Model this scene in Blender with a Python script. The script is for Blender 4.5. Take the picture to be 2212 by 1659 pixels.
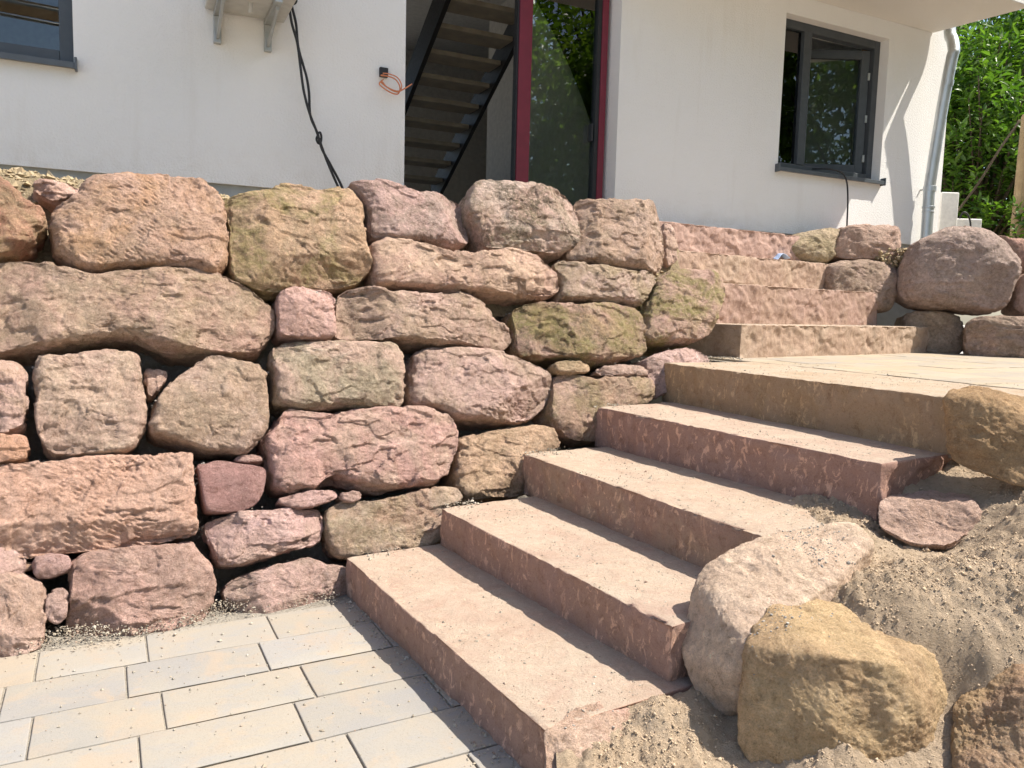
import bpy, bmesh, math, random
import numpy as np
from mathutils import Vector, Matrix

for o in list(bpy.data.objects):
    bpy.data.objects.remove(o)
scene = bpy.context.scene
COL = scene.collection
RAD = math.radians

# ------------------------------------------------------------ camera
PITCH, ROLL = RAD(5.7), RAD(-1.5)
EYE = Vector((0, 0, 1.1))
cam_d = bpy.data.cameras.new('camera')
cam_d.sensor_width = 36.0
cam_d.lens = 36.0 * 1662 / 2212
cam_d.clip_start, cam_d.clip_end = 0.05, 500
cam = bpy.data.objects.new('camera', cam_d)
COL.objects.link(cam)
_cp, _sp, _cr, _sr = math.cos(PITCH), math.sin(PITCH), math.cos(ROLL), math.sin(ROLL)
_R = Matrix(((1, 0, 0), (0, _cp, _sp), (0, -_sp, _cp))) @ Matrix(((1, 0, 0), (0, 0, 1), (0, -1, 0))) @ Matrix(((_cr, -_sr, 0), (_sr, _cr, 0), (0, 0, 1)))
cam.matrix_world = Matrix.Translation(EYE) @ (_R @ Matrix(((1, 0, 0), (0, -1, 0), (0, 0, -1)))).to_4x4()
scene.camera = cam

# ------------------------------------------------------------ light
SUN = Vector((0.577, -0.004, 0.817)).normalized()
world = bpy.data.worlds.new('World')
scene.world = world
world.use_nodes = True
nt = world.node_tree
bg = nt.nodes['Background']
sky = nt.nodes.new('ShaderNodeTexSky')
sky.sky_type = 'NISHITA'
sky.sun_disc = False
sky.sun_elevation = math.asin(SUN.z)
sky.sun_rotation = RAD(90)
sky.air_density = 1.0
sky.dust_density = 1.5
nt.links.new(sky.outputs[0], bg.inputs[0])
bg.inputs[1].default_value = 0.14
sl = bpy.data.lights.new('sun', 'SUN')
sl.energy = 5.0
sl.angle = RAD(0.53)
sl.color = (1.0, 0.94, 0.84)
so = bpy.data.objects.new('sun', sl)
so.rotation_euler = (-SUN).to_track_quat('-Z', 'Y').to_euler()
so.location = SUN * 20
COL.objects.link(so)
vs = scene.view_settings
vs.view_transform = 'Standard'
vs.look = 'None'
vs.exposure = 0.75
vs.gamma = 1.0
vs.use_curve_mapping = False
scene.render.engine = 'CYCLES'
scene.cycles.max_bounces = 8
scene.cycles.transparent_max_bounces = 16

# ------------------------------------------------------------ helpers
def link(o, parent=None):
    COL.objects.link(o)
    if parent is not None:
        o.parent = parent
    return o

def tag(o, label=None, cat=None, group=None, kind=None):
    if label: o['label'] = label
    if cat: o['category'] = cat
    if group: o['group'] = group
    if kind: o['kind'] = kind
    return o

def empty(name, loc=(0, 0, 0), rz=0.0, parent=None):
    o = bpy.data.objects.new(name, None)
    o.empty_display_size = .1
    o.location = loc
    o.rotation_euler = (0, 0, rz)
    return link(o, parent)

def mesh_np(name, V, F, mat=None, smooth=True):
    """V (n,3); F array (m,3) or (m,4) or list of arrays"""
    me = bpy.data.meshes.new(name)
    Fs = [np.asarray(f) for f in (F if isinstance(F, list) else [F]) if len(f)]
    V = np.asarray(V, dtype=np.float32)
    me.vertices.add(len(V))
    me.vertices.foreach_set('co', V.ravel())
    nl = sum(f.size for f in Fs)
    npoly = sum(len(f) for f in Fs)
    me.loops.add(nl)
    me.polygons.add(npoly)
    me.loops.foreach_set('vertex_index', np.concatenate([f.ravel() for f in Fs]).astype(np.int32))
    tot = np.concatenate([np.full(len(f), f.shape[1], dtype=np.int32) for f in Fs])
    start = np.concatenate([[0], np.cumsum(tot)[:-1]]).astype(np.int32)
    me.polygons.foreach_set('loop_start', start)
    me.polygons.foreach_set('loop_total', tot)
    me.polygons.foreach_set('use_smooth', np.full(npoly, smooth, dtype=bool))
    me.update(calc_edges=True)
    me.validate()
    if mat is not None:
        me.materials.append(mat)
    return me

def obj(name, me, parent=None, loc=None):
    o = bpy.data.objects.new(name, me)
    if loc is not None: o.location = loc
    return link(o, parent)

class MB:
    """collects simple solids into one mesh"""
    def __init__(s):
        s.v = []; s.q = []; s.t = []
    def box(s, a, b):
        x0, y0, z0 = a; x1, y1, z1 = b
        return s.hexa([(x0,y0,z0),(x1,y0,z0),(x1,y1,z0),(x0,y1,z0),(x0,y0,z1),(x1,y0,z1),(x1,y1,z1),(x0,y1,z1)])
    def hexa(s, p):
        n = len(s.v); s.v += [tuple(q) for q in p]
        for f in ((3,2,1,0),(4,5,6,7),(0,1,5,4),(1,2,6,5),(2,3,7,6),(3,0,4,7)):
            s.q.append(tuple(n + i for i in f))
        return s
    def tube(s, pts, r, seg=10, cap=True):
        pts = [Vector(p) for p in pts]
        rs = r if isinstance(r, (list, tuple)) else [r] * len(pts)
        n0 = len(s.v)
        prev = None
        for i, p in enumerate(pts):
            d = (pts[min(i+1, len(pts)-1)] - pts[max(i-1, 0)]).normalized()
            if prev is None:
                a = d.orthogonal().normalized()
            else:
                a = (prev - d * prev.dot(d)).normalized()
            prev = a
            b = d.cross(a)
            for k in range(seg):
                t = 2 * math.pi * k / seg
                s.v.append(tuple(p + a * math.cos(t) * rs[i] + b * math.sin(t) * rs[i]))
        for i in range(len(pts) - 1):
            for k in range(seg):
                k2 = (k + 1) % seg
                s.q.append((n0+i*seg+k, n0+i*seg+k2, n0+(i+1)*seg+k2, n0+(i+1)*seg+k))
        if cap:
            for e, i in ((0, 0), (1, len(pts)-1)):
                c = len(s.v); s.v.append(tuple(pts[i]))
                for k in range(seg):
                    k2 = (k + 1) % seg
                    a_, b_ = n0+i*seg+k, n0+i*seg+k2
                    s.t.append((c, b_, a_) if e == 0 else (c, a_, b_))
        return s
    def build(s, name, mat, parent=None, smooth=False, bevel=0, seg=2, loc=None):
        me = mesh_np(name, s.v, [np.array(s.q).reshape(-1, 4), np.array(s.t).reshape(-1, 3)], mat, smooth)
        o = obj(name, me, parent, loc)
        if bevel:
            m = o.modifiers.new('bevel', 'BEVEL'); m.width = bevel; m.segments = seg
            m.limit_method = 'ANGLE'; m.angle_limit = RAD(40)
        return o

def spline(pts, n=8):
    pts = [Vector(p) for p in pts]
    out = []
    for i in range(len(pts) - 1):
        p0, p1, p2, p3 = pts[max(i-1, 0)], pts[i], pts[i+1], pts[min(i+2, len(pts)-1)]
        for k in range(n):
            t = k / n
            out.append(.5 * ((2*p1) + (p2-p0)*t + (2*p0-5*p1+4*p2-p3)*t*t + (3*p1-p0-3*p2+p3)*t**3))
    out.append(pts[-1])
    return out

# vectorised noise ------------------------------------------------
def _hash(ix, iy, iz, seed):
    h = (ix.astype(np.int64) * 374761393 + iy.astype(np.int64) * 668265263 + iz.astype(np.int64) * 2147483647 + int(seed) * 1442695041) & 0xffffffff
    h = ((h ^ (h >> 13)) * 1274126177) & 0xffffffff
    h = ((h ^ (h >> 16)) * 2246822519) & 0xffffffff
    h = h ^ (h >> 15)
    return (h & 0xffffff) / float(0xffffff)

def vnoise(P, seed=0):
    I = np.floor(P).astype(np.int64); Fr = P - I
    w = Fr * Fr * Fr * (Fr * (Fr * 6 - 15) + 10)
    r = np.zeros(len(P))
    for dx in (0, 1):
        wx = w[:, 0] if dx else 1 - w[:, 0]
        for dy in (0, 1):
            wy = w[:, 1] if dy else 1 - w[:, 1]
            for dz in (0, 1):
                wz = w[:, 2] if dz else 1 - w[:, 2]
                r += wx * wy * wz * _hash(I[:, 0] + dx, I[:, 1] + dy, I[:, 2] + dz, seed)
    return r * 2 - 1

_ROT = np.array([[.36, .48, -.8], [-.8, .6, 0], [.48, .64, .6]])
def fbm(P, scale, octv=4, seed=0, gain=.5):
    q = np.asarray(P, dtype=float) * scale
    a, r, t = 1.0, np.zeros(len(q)), 0.0
    for i in range(octv):
        r += a * vnoise(q, seed + i * 17); t += a
        q = (q @ _ROT.T) * 2.03 + 11.7; a *= gain
    return r / t

def facets(P, scale, seed=0, tilt=1.0):
    """broken planar facets: every cell is a randomly tilted plane"""
    q = np.asarray(P, dtype=float) * scale
    q = q + .35 * np.c_[vnoise(q*1.7, seed+5), vnoise(q*1.7, seed+6), vnoise(q*1.7, seed+7)]
    I = np.floor(q).astype(np.int64)
    best = np.full(len(q), 1e9); val = np.zeros(len(q))
    for dx in (-1, 0, 1):
        for dy in (-1, 0, 1):
            for dz in (-1, 0, 1):
                a, b, c = I[:, 0]+dx, I[:, 1]+dy, I[:, 2]+dz
                cx = a + _hash(a, b, c, seed); cy = b + _hash(a, b, c, seed+1); cz = c + _hash(a, b, c, seed+2)
                d = np.c_[q[:, 0]-cx, q[:, 1]-cy, q[:, 2]-cz]
                dd = (d * d).sum(1)
                g = np.c_[_hash(a, b, c, seed+3), _hash(a, b, c, seed+4), _hash(a, b, c, seed+8)] * 2 - 1
                pv = (d * g).sum(1) * tilt + (_hash(a, b, c, seed+9) - .5) * .7
                m = dd < best
                best = np.where(m, dd, best); val = np.where(m, pv, val)
    return val / scale

def vnormals(V, Q):
    """Q: list of face index arrays"""
    N = np.zeros_like(V)
    for F in Q:
        if not len(F): continue
        a, b, c = V[F[:, 0]], V[F[:, 1]], V[F[:, -1]]
        if F.shape[1] == 4:
            n = np.cross(V[F[:, 2]] - V[F[:, 0]], V[F[:, 3]] - V[F[:, 1]])
        else:
            n = np.cross(b - a, c - a)
        for k in range(F.shape[1]):
            np.add.at(N, F[:, k], n)
    return N / np.maximum(np.linalg.norm(N, axis=1, keepdims=True), 1e-9)

# ------------------------------------------------------------ materials
def new_mat(name):
    m = bpy.data.materials.new(name); m.use_nodes = True
    n = m.node_tree.nodes; b = n['Principled BSDF']
    return m, m.node_tree, b

class NT:
    def __init__(s, tree): s.t = tree
    def n(s, typ, **kw):
        nd = s.t.nodes.new('ShaderNode' + typ)
        for k, v in kw.items():
            if k.startswith('i_'):
                nd.inputs[k[2:].replace('_', ' ')].default_value = v
            else: setattr(nd, k, v)
        return nd
    def l(s, a, b): s.t.links.new(a, b)
    def noise(s, vec, scale, detail=4, rough=.55, dist=0):
        nd = s.n('TexNoise'); nd.inputs['Scale'].default_value = scale; nd.inputs['Detail'].default_value = detail
        nd.inputs['Roughness'].default_value = rough; nd.inputs['Distortion'].default_value = dist
        if vec is not None: s.l(vec, nd.inputs['Vector'])
        return nd.outputs['Fac']
    def ramp(s, fac, stops):
        nd = s.n('ValToRGB'); e = nd.color_ramp.elements
        while len(e) < len(stops): e.new(.5)
        for i, (p, c) in enumerate(stops):
            e[i].position = p
            e[i].color = (c, c, c, 1) if isinstance(c, (int, float)) else (*c, 1)
        s.l(fac, nd.inputs[0]); return nd.outputs[0]
    def mix(s, fac, a, b, mode='MIX'):
        nd = s.n('MixRGB'); nd.blend_type = mode
        for sock, v in ((nd.inputs[0], fac), (nd.inputs[1], a), (nd.inputs[2], b)):
            if isinstance(v, (int, float)): sock.default_value = v
            elif isinstance(v, tuple): sock.default_value = (*v, 1) if len(v) == 3 else v
            else: s.l(v, sock)
        return nd.outputs[0]
    def math(s, op, a, b=None, clamp=False):
        nd = s.n('Math'); nd.operation = op; nd.use_clamp = clamp
        for i, v in enumerate((a, b)):
            if v is None: continue
            if isinstance(v, (int, float)): nd.inputs[i].default_value = v
            else: s.l(v, nd.inputs[i])
        return nd.outputs[0]
    def attr(s, name):
        nd = s.n('Attribute'); nd.attribute_type = 'OBJECT'; nd.attribute_name = name; return nd
    def ocoord(s):
        tc = s.n('TexCoord'); oi = s.n('ObjectInfo')
        add = s.n('VectorMath'); add.operation = 'ADD'
        sc = s.n('VectorMath'); sc.operation = 'SCALE'
        cmb = s.n('CombineXYZ'); 
        for i in range(3): s.l(oi.outputs['Random'], cmb.inputs[i])
        s.l(cmb.outputs[0], sc.inputs[0]); sc.inputs['Scale'].default_value = 37.0
        s.l(tc.outputs['Object'], add.inputs[0]); s.l(sc.outputs[0], add.inputs[1])
        return add.outputs[0], oi
    def bump(s, h, strength, dist, prev=None):
        nd = s.n('Bump'); nd.inputs['Strength'].default_value = strength; nd.inputs['Distance'].default_value = dist
        s.l(h, nd.inputs['Height'])
        if prev is not None: s.l(prev, nd.inputs['Normal'])
        return nd.outputs[0]

def sandstone():
    m, t, b = new_mat('sandstone'); N = NT(t)
    vec, oi = N.ocoord()
    c1 = N.mix(1., oi.outputs['Color'], (1.46, 1.32, 1.26), 'MULTIPLY')
    c2 = N.mix(1., N.attr('tone2').outputs['Color'], (1.41, 1.28, 1.23), 'MULTIPLY')
    li = N.attr('lichen').outputs['Fac']; mo = N.attr('moss').outputs['Fac']
    col = N.mix(N.ramp(N.noise(vec, 4.5, 6, .62, .8), [(.42, 0.), (.58, 1.)]), c1, c2)
    hs = N.n('HueSaturation'); hs.inputs['Saturation'].default_value = .90; hs.inputs['Value'].default_value = .99; N.l(col, hs.inputs['Color']); col = hs.outputs[0]
    # broad bleached and stained sheets, broken at their edges
    col = N.mix(N.ramp(N.noise(vec, 6.5, 9, .72, 1.0), [(.52, 0.), (.64, .75)]), col, N.mix(1., col, (1.22, 1.26, 1.30), 'MULTIPLY'))
    pat = N.ramp(N.noise(vec, 5.0, 10, .75, 1.1), [(.50, 0.), (.60, 1.)])
    col = N.mix(N.math('MULTIPLY', pat, N.math('ADD', N.math('MULTIPLY', li, .38), .03), True), col, (.42, .36, .245))
    # coarse grain: centimetre mottling, then sand grain
    g1 = N.noise(vec, 34, 8, .75, .4)
    col = N.mix(N.ramp(g1, [(.32, .95), (.47, 0.)]), col, N.mix(1., col, (.56, .50, .45), 'MULTIPLY'))
    col = N.mix(N.ramp(g1, [(.52, 0.), (.66, .9)]), col, N.mix(1., col, (1.36, 1.38, 1.38), 'MULTIPLY'))
    # lichen: dark crust, broken
    lm = N.math('MULTIPLY', N.ramp(N.noise(vec, 6, 5, .6, .8), [(.43, 0.), (.58, 1.)]), N.ramp(N.noise(vec, 52, 8, .78), [(.42, 0.), (.53, 1.)]))
    lm = N.math('MULTIPLY', lm, li, True)
    col = N.mix(N.math('MULTIPLY', lm, .78), col, (.125, .105, .068))
    # moss: yellow green cushions
    mm = N.math('MULTIPLY', N.ramp(N.noise(vec, 3.4, 5, .6, .6), [(.45, 0.), (.56, 1.)]), N.ramp(N.noise(vec, 40, 8, .78), [(.34, 0.), (.52, 1.)]))
    mm = N.math('MULTIPLY', mm, mo, True)
    col = N.mix(N.math('MULTIPLY', mm, .92), col, N.mix(N.noise(vec, 60, 3), (.15, .15, .03), (.40, .37, .12)))
    fine = N.noise(vec, 210, 4, .75)
    col = N.mix(N.ramp(fine, [(.32, .6), (.5, 0.)]), col, N.mix(1.0, col, (.58, .53, .48), 'MULTIPLY'))
    col = N.mix(N.ramp(fine, [(.58, 0.), (.70, .5)]), col, (.66, .58, .50))
    N.l(col, b.inputs['Base Color'])
    b.inputs['Roughness'].default_value = .92
    b.inputs['Specular IOR Level'].default_value = .2
    n1 = N.bump(g1, 1., .034)
    n2 = N.bump(N.noise(vec, 120, 6, .8), 1., .007, n1)
    N.l(n2, b.inputs['Normal'])
    return m

def step_mat():
    m, t, b = new_mat('sawn_sandstone'); N = NT(t)
    vec, oi = N.ocoord()
    c1 = oi.outputs['Color']; c2 = N.attr('tone2').outputs['Color']
    col = N.mix(N.ramp(N.noise(vec, 2.5, 7, .65, .9), [(.42, 0.), (.58, 1.)]), c1, c2)
    g1 = N.noise(vec, 22, 9, .75, .5)
    col = N.mix(N.ramp(g1, [(.34, .7), (.48, 0.)]), col, N.mix(1., col, (.66, .60, .55), 'MULTIPLY'))
    col = N.mix(N.ramp(g1, [(.55, 0.), (.68, .6)]), col, N.mix(1., col, (1.28, 1.30, 1.28), 'MULTIPLY'))
    # pale bruises left by the splitting hammer on the faces
    mp = N.n('Mapping'); mp.inputs['Scale'].default_value = (1.5, 1.5, .8); N.l(vec, mp.inputs[0])
    br = N.math('MULTIPLY', N.ramp(N.noise(mp.outputs[0], 24, 7, .68, .9), [(.555, 0.), (.59, 1.)]), N.ramp(N.noise(vec, 5, 3), [(.38, 0.), (.52, 1.)]))
    br = N.math('MULTIPLY', br, N.attr('bruise').outputs['Fac'], True)
    col = N.mix(br, col, N.mix(1., col, (1.75, 1.75, 1.65), 'MULTIPLY'))
    # sand and dust lying on the level surfaces
    geo = N.n('NewGeometry'); sep = N.n('SeparateXYZ'); N.l(geo.outputs['Normal'], sep.inputs[0])
    up = N.ramp(sep.outputs[2], [(.75, 0.), (.93, 1.)])
    dm = N.math('MULTIPLY', up, N.ramp(N.noise(vec, 5, 9, .75, .6), [(.32, .3), (.62, .95)]))
    col = N.mix(dm, col, (.45, .37, .29))
    dirt = N.math('MULTIPLY', up, N.ramp(N.noise(vec, 26, 10, .82, .7), [(.54, 0.), (.65, .5)]))
    col = N.mix(dirt, col, (.33, .25, .17))
    fine = N.noise(vec, 190, 4, .75)
    col = N.mix(N.ramp(fine, [(.32, .6), (.5, 0.)]), col, N.mix(1., col, (.62, .57, .52), 'MULTIPLY'))
    N.l(col, b.inputs['Base Color'])
    b.inputs['Roughness'].default_value = .9
    b.inputs['Specular IOR Level'].default_value = .2
    n1 = N.bump(g1, .7, .014)
    n2 = N.bump(N.noise(vec, 130, 6, .8), .7, .003, n1)
    N.l(n2, b.inputs['Normal'])
    return m

def paver_mat():
    m, t, b = new_mat('concrete_paver'); N = NT(t)
    vec, oi = N.ocoord()
    mp = N.n('Mapping'); mp.inputs['Scale'].default_value = (.6, 1, 1); N.l(vec, mp.inputs[0])
    a = N.noise(mp.outputs[0], 4.2, 5, .6, .7)
    col = N.mix(N.ramp(a, [(.40, 0.), (.58, 1.)]), oi.outputs['Color'], N.attr('tone2').outputs['Color'])
    col = N.mix(N.ramp(N.noise(vec, 6.5, 6, .65, .8), [(.52, 0.), (.66, .55)]), col, (.37, .29, .215))
    col = N.mix(N.ramp(N.noise(mp.outputs[0], 9, 6, .65, .8), [(.54, 0.), (.68, .5)]), col, (.27, .27, .275))
    col = N.mix(N.ramp(N.noise(vec, 22, 5, .6), [(.60, 0.), (.7, .3)]), col, (.42, .315, .21))
    col = N.mix(N.ramp(N.noise(vec, 240, 3, .7), [(.32, .5), (.48, 0.)]), col, N.mix(1., col, (.72, .7, .66), 'MULTIPLY'))
    col = N.mix(N.ramp(N.noise(vec, 60, 6, .8), [(.60, 0.), (.7, .35)]), col, (.40, .33, .24))
    N.l(col, b.inputs['Base Color'])
    b.inputs['Roughness'].default_value = .85
    n1 = N.bump(N.noise(vec, 120, 4, .7), .35, .002)
    N.l(n1, b.inputs['Normal'])
    return m

def noise_mat(name, ca, cb, scale, rough=.95, bs=60, bstr=.8, bd=.01, cc=None, space='Object'):
    m, t, b = new_mat(name); N = NT(t)
    tc = N.n('TexCoord'); vec = tc.outputs[space]
    col = N.mix(N.ramp(N.noise(vec, scale, 6, .65, .3), [(.35, 0.), (.65, 1.)]), ca, cb)
    if cc: col = N.mix(N.ramp(N.noise(vec, scale * 9, 4, .7), [(.5, 0.), (.65, .8)]), col, cc)
    N.l(col, b.inputs['Base Color']); b.inputs['Roughness'].default_value = rough
    b.inputs['Specular IOR Level'].default_value = .2
    n1 = N.bump(N.noise(vec, bs, 6, .75), bstr, bd)
    N.l(N.bump(N.noise(vec, bs * 3.7, 3, .7), bstr * .6, bd * .35, n1), b.inputs['Normal'])
    return m

def grain_mat(name, cols):
    """loose grains: colour changes from grain to grain"""
    m, t, b = new_mat(name); N = NT(t)
    geo = N.n('NewGeometry')
    col = N.ramp(geo.outputs['Random Per Island'], [(i / max(1, len(cols) - 1), c) for i, c in enumerate(cols)])
    tc = N.n('TexCoord')
    col = N.mix(N.ramp(N.noise(tc.outputs['Object'], 150, 3), [(.3, .4), (.6, 0.)]), col, N.mix(1., col, (.7, .67, .62), 'MULTIPLY'))
    N.l(col, b.inputs['Base Color']); b.inputs['Roughness'].default_value = .95
    b.inputs['Specular IOR Level'].default_value = .2
    return m

def plain(name, c, rough=.5, metal=0., var=.12, scale=20, bump=0, bs=200):
    m, t, b = new_mat(name); N = NT(t)
    tc = N.n('TexCoord')
    col = N.mix(N.ramp(N.noise(tc.outputs['Object'], scale, 5, .6), [(.3, 0.), (.7, 1.)]), tuple(x * (1 - var) for x in c), tuple(min(1, x * (1 + var)) for x in c))
    N.l(col, b.inputs['Base Color'])
    b.inputs['Roughness'].default_value = rough; b.inputs['Metallic'].default_value = metal
    N.l(N.ramp(N.noise(tc.outputs['Object'], scale * 2, 4), [(.2, max(0, rough - .1)), (.8, min(1, rough + .1))]), b.inputs['Roughness'])
    if bump: N.l(N.bump(N.noise(tc.outputs['Object'], bs, 3, .6), bump, .003), b.inputs['Normal'])
    return m

def stucco(name, c, stain=True):
    m, t, b = new_mat(name); N = NT(t)
    tc = N.n('TexCoord'); vec = tc.outputs['Object']
    col = N.mix(N.ramp(N.noise(vec, .9, 4, .5), [(.3, 0.), (.7, 1.)]), c, tuple(x * y for x, y in zip(c, (.955, .945, .925))))
    if stain:
        mp = N.n('Mapping'); mp.inputs['Scale'].default_value = (6, 1, .7); N.l(vec, mp.inputs[0])
        col = N.mix(N.ramp(N.noise(mp.outputs[0], 1.2, 5, .6), [(.57, 0.), (.78, .16)]), col, (.52, .44, .33))
    if stain:      # mud splashed up from the building site
        sp = N.n('SeparateXYZ'); N.l(vec, sp.inputs[0])
        low = N.ramp(N.math('MULTIPLY', N.math('SUBTRACT', sp.outputs[2], 1.7), 1.6), [(.0, 1.), (.55, 0.)])
        col = N.mix(N.math('MULTIPLY', low, N.ramp(N.noise(vec, 7, 9, .75, .4), [(.46, 0.), (.68, .28)])), col, (.60, .53, .44))
        col = N.mix(N.ramp(N.noise(vec, 2.2, 8, .7, .6), [(.60, 0.), (.74, .07)]), col, (.62, .58, .53))
    N.l(col, b.inputs['Base Color']); b.inputs['Roughness'].default_value = .95
    b.inputs['Specular IOR Level'].default_value = .15
    n1 = N.bump(N.noise(vec, 80, 4, .65), .9, .006)
    N.l(N.bump(N.noise(vec, 260, 2, .5), .5, .002, n1), b.inputs['Normal'])
    return m

def glass_mat(ior=1.8):
    m, t, b = new_mat('window_glass'); N = NT(t)
    t.nodes.remove(b)
    out = [n for n in t.nodes if n.type == 'OUTPUT_MATERIAL'][0]
    tr = N.n('BsdfTransparent'); tr.inputs[0].default_value = (.80, .84, .82, 1)
    gl = N.n('BsdfGlossy'); gl.inputs['Roughness'].default_value = .0
    fr = N.n('Fresnel'); fr.inputs[0].default_value = ior
    mx = N.n('MixShader'); N.l(fr.outputs[0], mx.inputs[0]); N.l(tr.outputs[0], mx.inputs[1]); N.l(gl.outputs[0], mx.inputs[2])
    N.l(mx.outputs[0], out.inputs['Surface'])
    return m

def leaf_mat(name, cols, tr=.35):
    m, t, b = new_mat(name); N = NT(t)
    out = [n for n in t.nodes if n.type == 'OUTPUT_MATERIAL'][0]
    geo = N.n('NewGeometry')
    col = N.ramp(geo.outputs['Random Per Island'], [(i / max(1, len(cols) - 1), c) for i, c in enumerate(cols)])
    N.l(col, b.inputs['Base Color']); b.inputs['Roughness'].default_value = .38
    tl = N.n('BsdfTranslucent'); N.l(N.mix(1., col, (1.5, 1.7, .7), 'MULTIPLY'), tl.inputs[0])
    mx = N.n('MixShader'); mx.inputs[0].default_value = tr
    N.l(b.outputs[0], mx.inputs[1]); N.l(tl.outputs[0], mx.inputs[2]); N.l(mx.outputs[0], out.inputs['Surface'])
    return m

M_STONE = sandstone()
M_STEP = step_mat()
M_PAVER = paver_mat()
M_SAND = noise_mat('damp_sand', (.49, .37, .255), (.61, .47, .335), 4, bs=80, bstr=1., bd=.018, cc=(.42, .315, .215))
M_CLOD = grain_mat('sand_clods', [(.48, .365, .25), (.54, .415, .285), (.60, .47, .335), (.51, .39, .27)])
M_GRAVEL = grain_mat('gravel_grains', [(.42, .36, .28), (.33, .30, .25), (.46, .40, .31), (.37, .30, .22), (.50, .45, .38), (.35, .31, .25), (.38, .26, .2)])
M_GREY = grain_mat('grey_grit', [(.40, .37, .33), (.30, .28, .25), (.50, .46, .41), (.36, .32, .27)])
M_BANK = noise_mat('gravel_backfill', (.27, .24, .205), (.36, .325, .28), 8, bs=90, bstr=1., bd=.02, cc=(.42, .39, .35))
M_BED = noise_mat('paving_grit', (.30, .265, .22), (.40, .36, .30), 10, bs=160, bstr=1., bd=.006, cc=(.22, .2, .17))
M_SOIL = noise_mat('brown_soil', (.32, .25, .155), (.42, .33, .21), 6, bs=80, bstr=1., bd=.02, cc=(.2, .15, .1))
M_YARD = noise_mat('bounce_yard_gravel', (.42, .39, .34), (.52, .48, .42), 4, bs=60, bstr=.8, bd=.01, cc=(.36, .33, .28))  # ground out of view, made pale to bounce sunlight onto the house front
M_SOILGRAIN = grain_mat('soil_grains', [(.34, .265, .165), (.40, .32, .2), (.28, .21, .13), (.44, .36, .25)])
M_STUCCO = stucco('white_render', (.86, .85, .83))
M_SOFFIT = stucco('soffit_render', (.80, .78, .74), False)
M_PLINTH = plain('grey_plinth', (.36, .37, .36), .9, bump=.3)
M_ROOM = plain('interior_plaster', (.62, .59, .54), .95)
M_FRAME = plain('anthracite_frame', (.060, .068, .076), .45)
M_SILL = plain('anthracite_sill', (.085, .097, .108), .4)
M_RED = plain('wine_red_frame', (.17, .016, .034), .5)
M_BLACK = plain('black_rubber', (.018, .018, .02), .6)
M_DARKWOOD = plain('dark_stringer', (.02, .017, .015), .6)
M_TREAD = plain('wooden_tread', (.36, .30, .22), .6, var=.2, scale=9)
M_WOOD = plain('bare_wood', (.42, .26, .12), .6, var=.2)
M_ZINC = plain('zinc_pipe', (.52, .55, .56), .38, .75, scale=8)
M_STEEL = plain('galvanised_steel', (.42, .43, .42), .45, .6)
M_GREYBOX = plain('pale_grey_cabinet', (.50, .50, .48), .6)
M_ORANGE = plain('orange_wire', (.62, .22, .10), .5)
M_WHITEPL = plain('white_panel', (.78, .77, .74), .7)
M_GLASS = glass_mat()
M_LAUREL = leaf_mat('laurel_leaves', [(.05, .115, .015), (.085, .17, .022), (.13, .22, .03), (.06, .13, .02)])
M_LEAF = leaf_mat('tree_leaves', [(.07, .13, .02), (.12, .19, .03), (.16, .22, .045), (.06, .11, .02)], .6)
M_BARK = noise_mat('bark', (.10, .075, .05), (.17, .13, .09), 9, bs=40, bstr=1., bd=.03)
M_POST = noise_mat('weathered_post', (.30, .22, .13), (.40, .30, .18), 7, bs=30, bstr=.6, bd=.02)
M_BLUE = plain('pale_blue_plastic', (.38, .50, .72), .5)
# ------------------------------------------------------------ rock builders
def resample(poly, step, smooth_it=1):
    P = np.array(poly, dtype=float)
    for _ in range(smooth_it):                    # corner cutting, keeps a slightly angular outline
        A = P * .78 + np.roll(P, -1, 0) * .22
        B = P * .22 + np.roll(P, -1, 0) * .78
        P = np.empty((len(A) * 2, 2)); P[0::2] = A; P[1::2] = B
    d = np.linalg.norm(np.roll(P, -1, 0) - P, axis=1)
    s = np.concatenate([[0], np.cumsum(d)])
    n = max(40, int(s[-1] / step))
    t = np.linspace(0, s[-1], n, endpoint=False)
    Pc = np.vstack([P, P[:1]])
    return np.c_[np.interp(t, s, Pc[:, 0]), np.interp(t, s, Pc[:, 1])]

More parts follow.
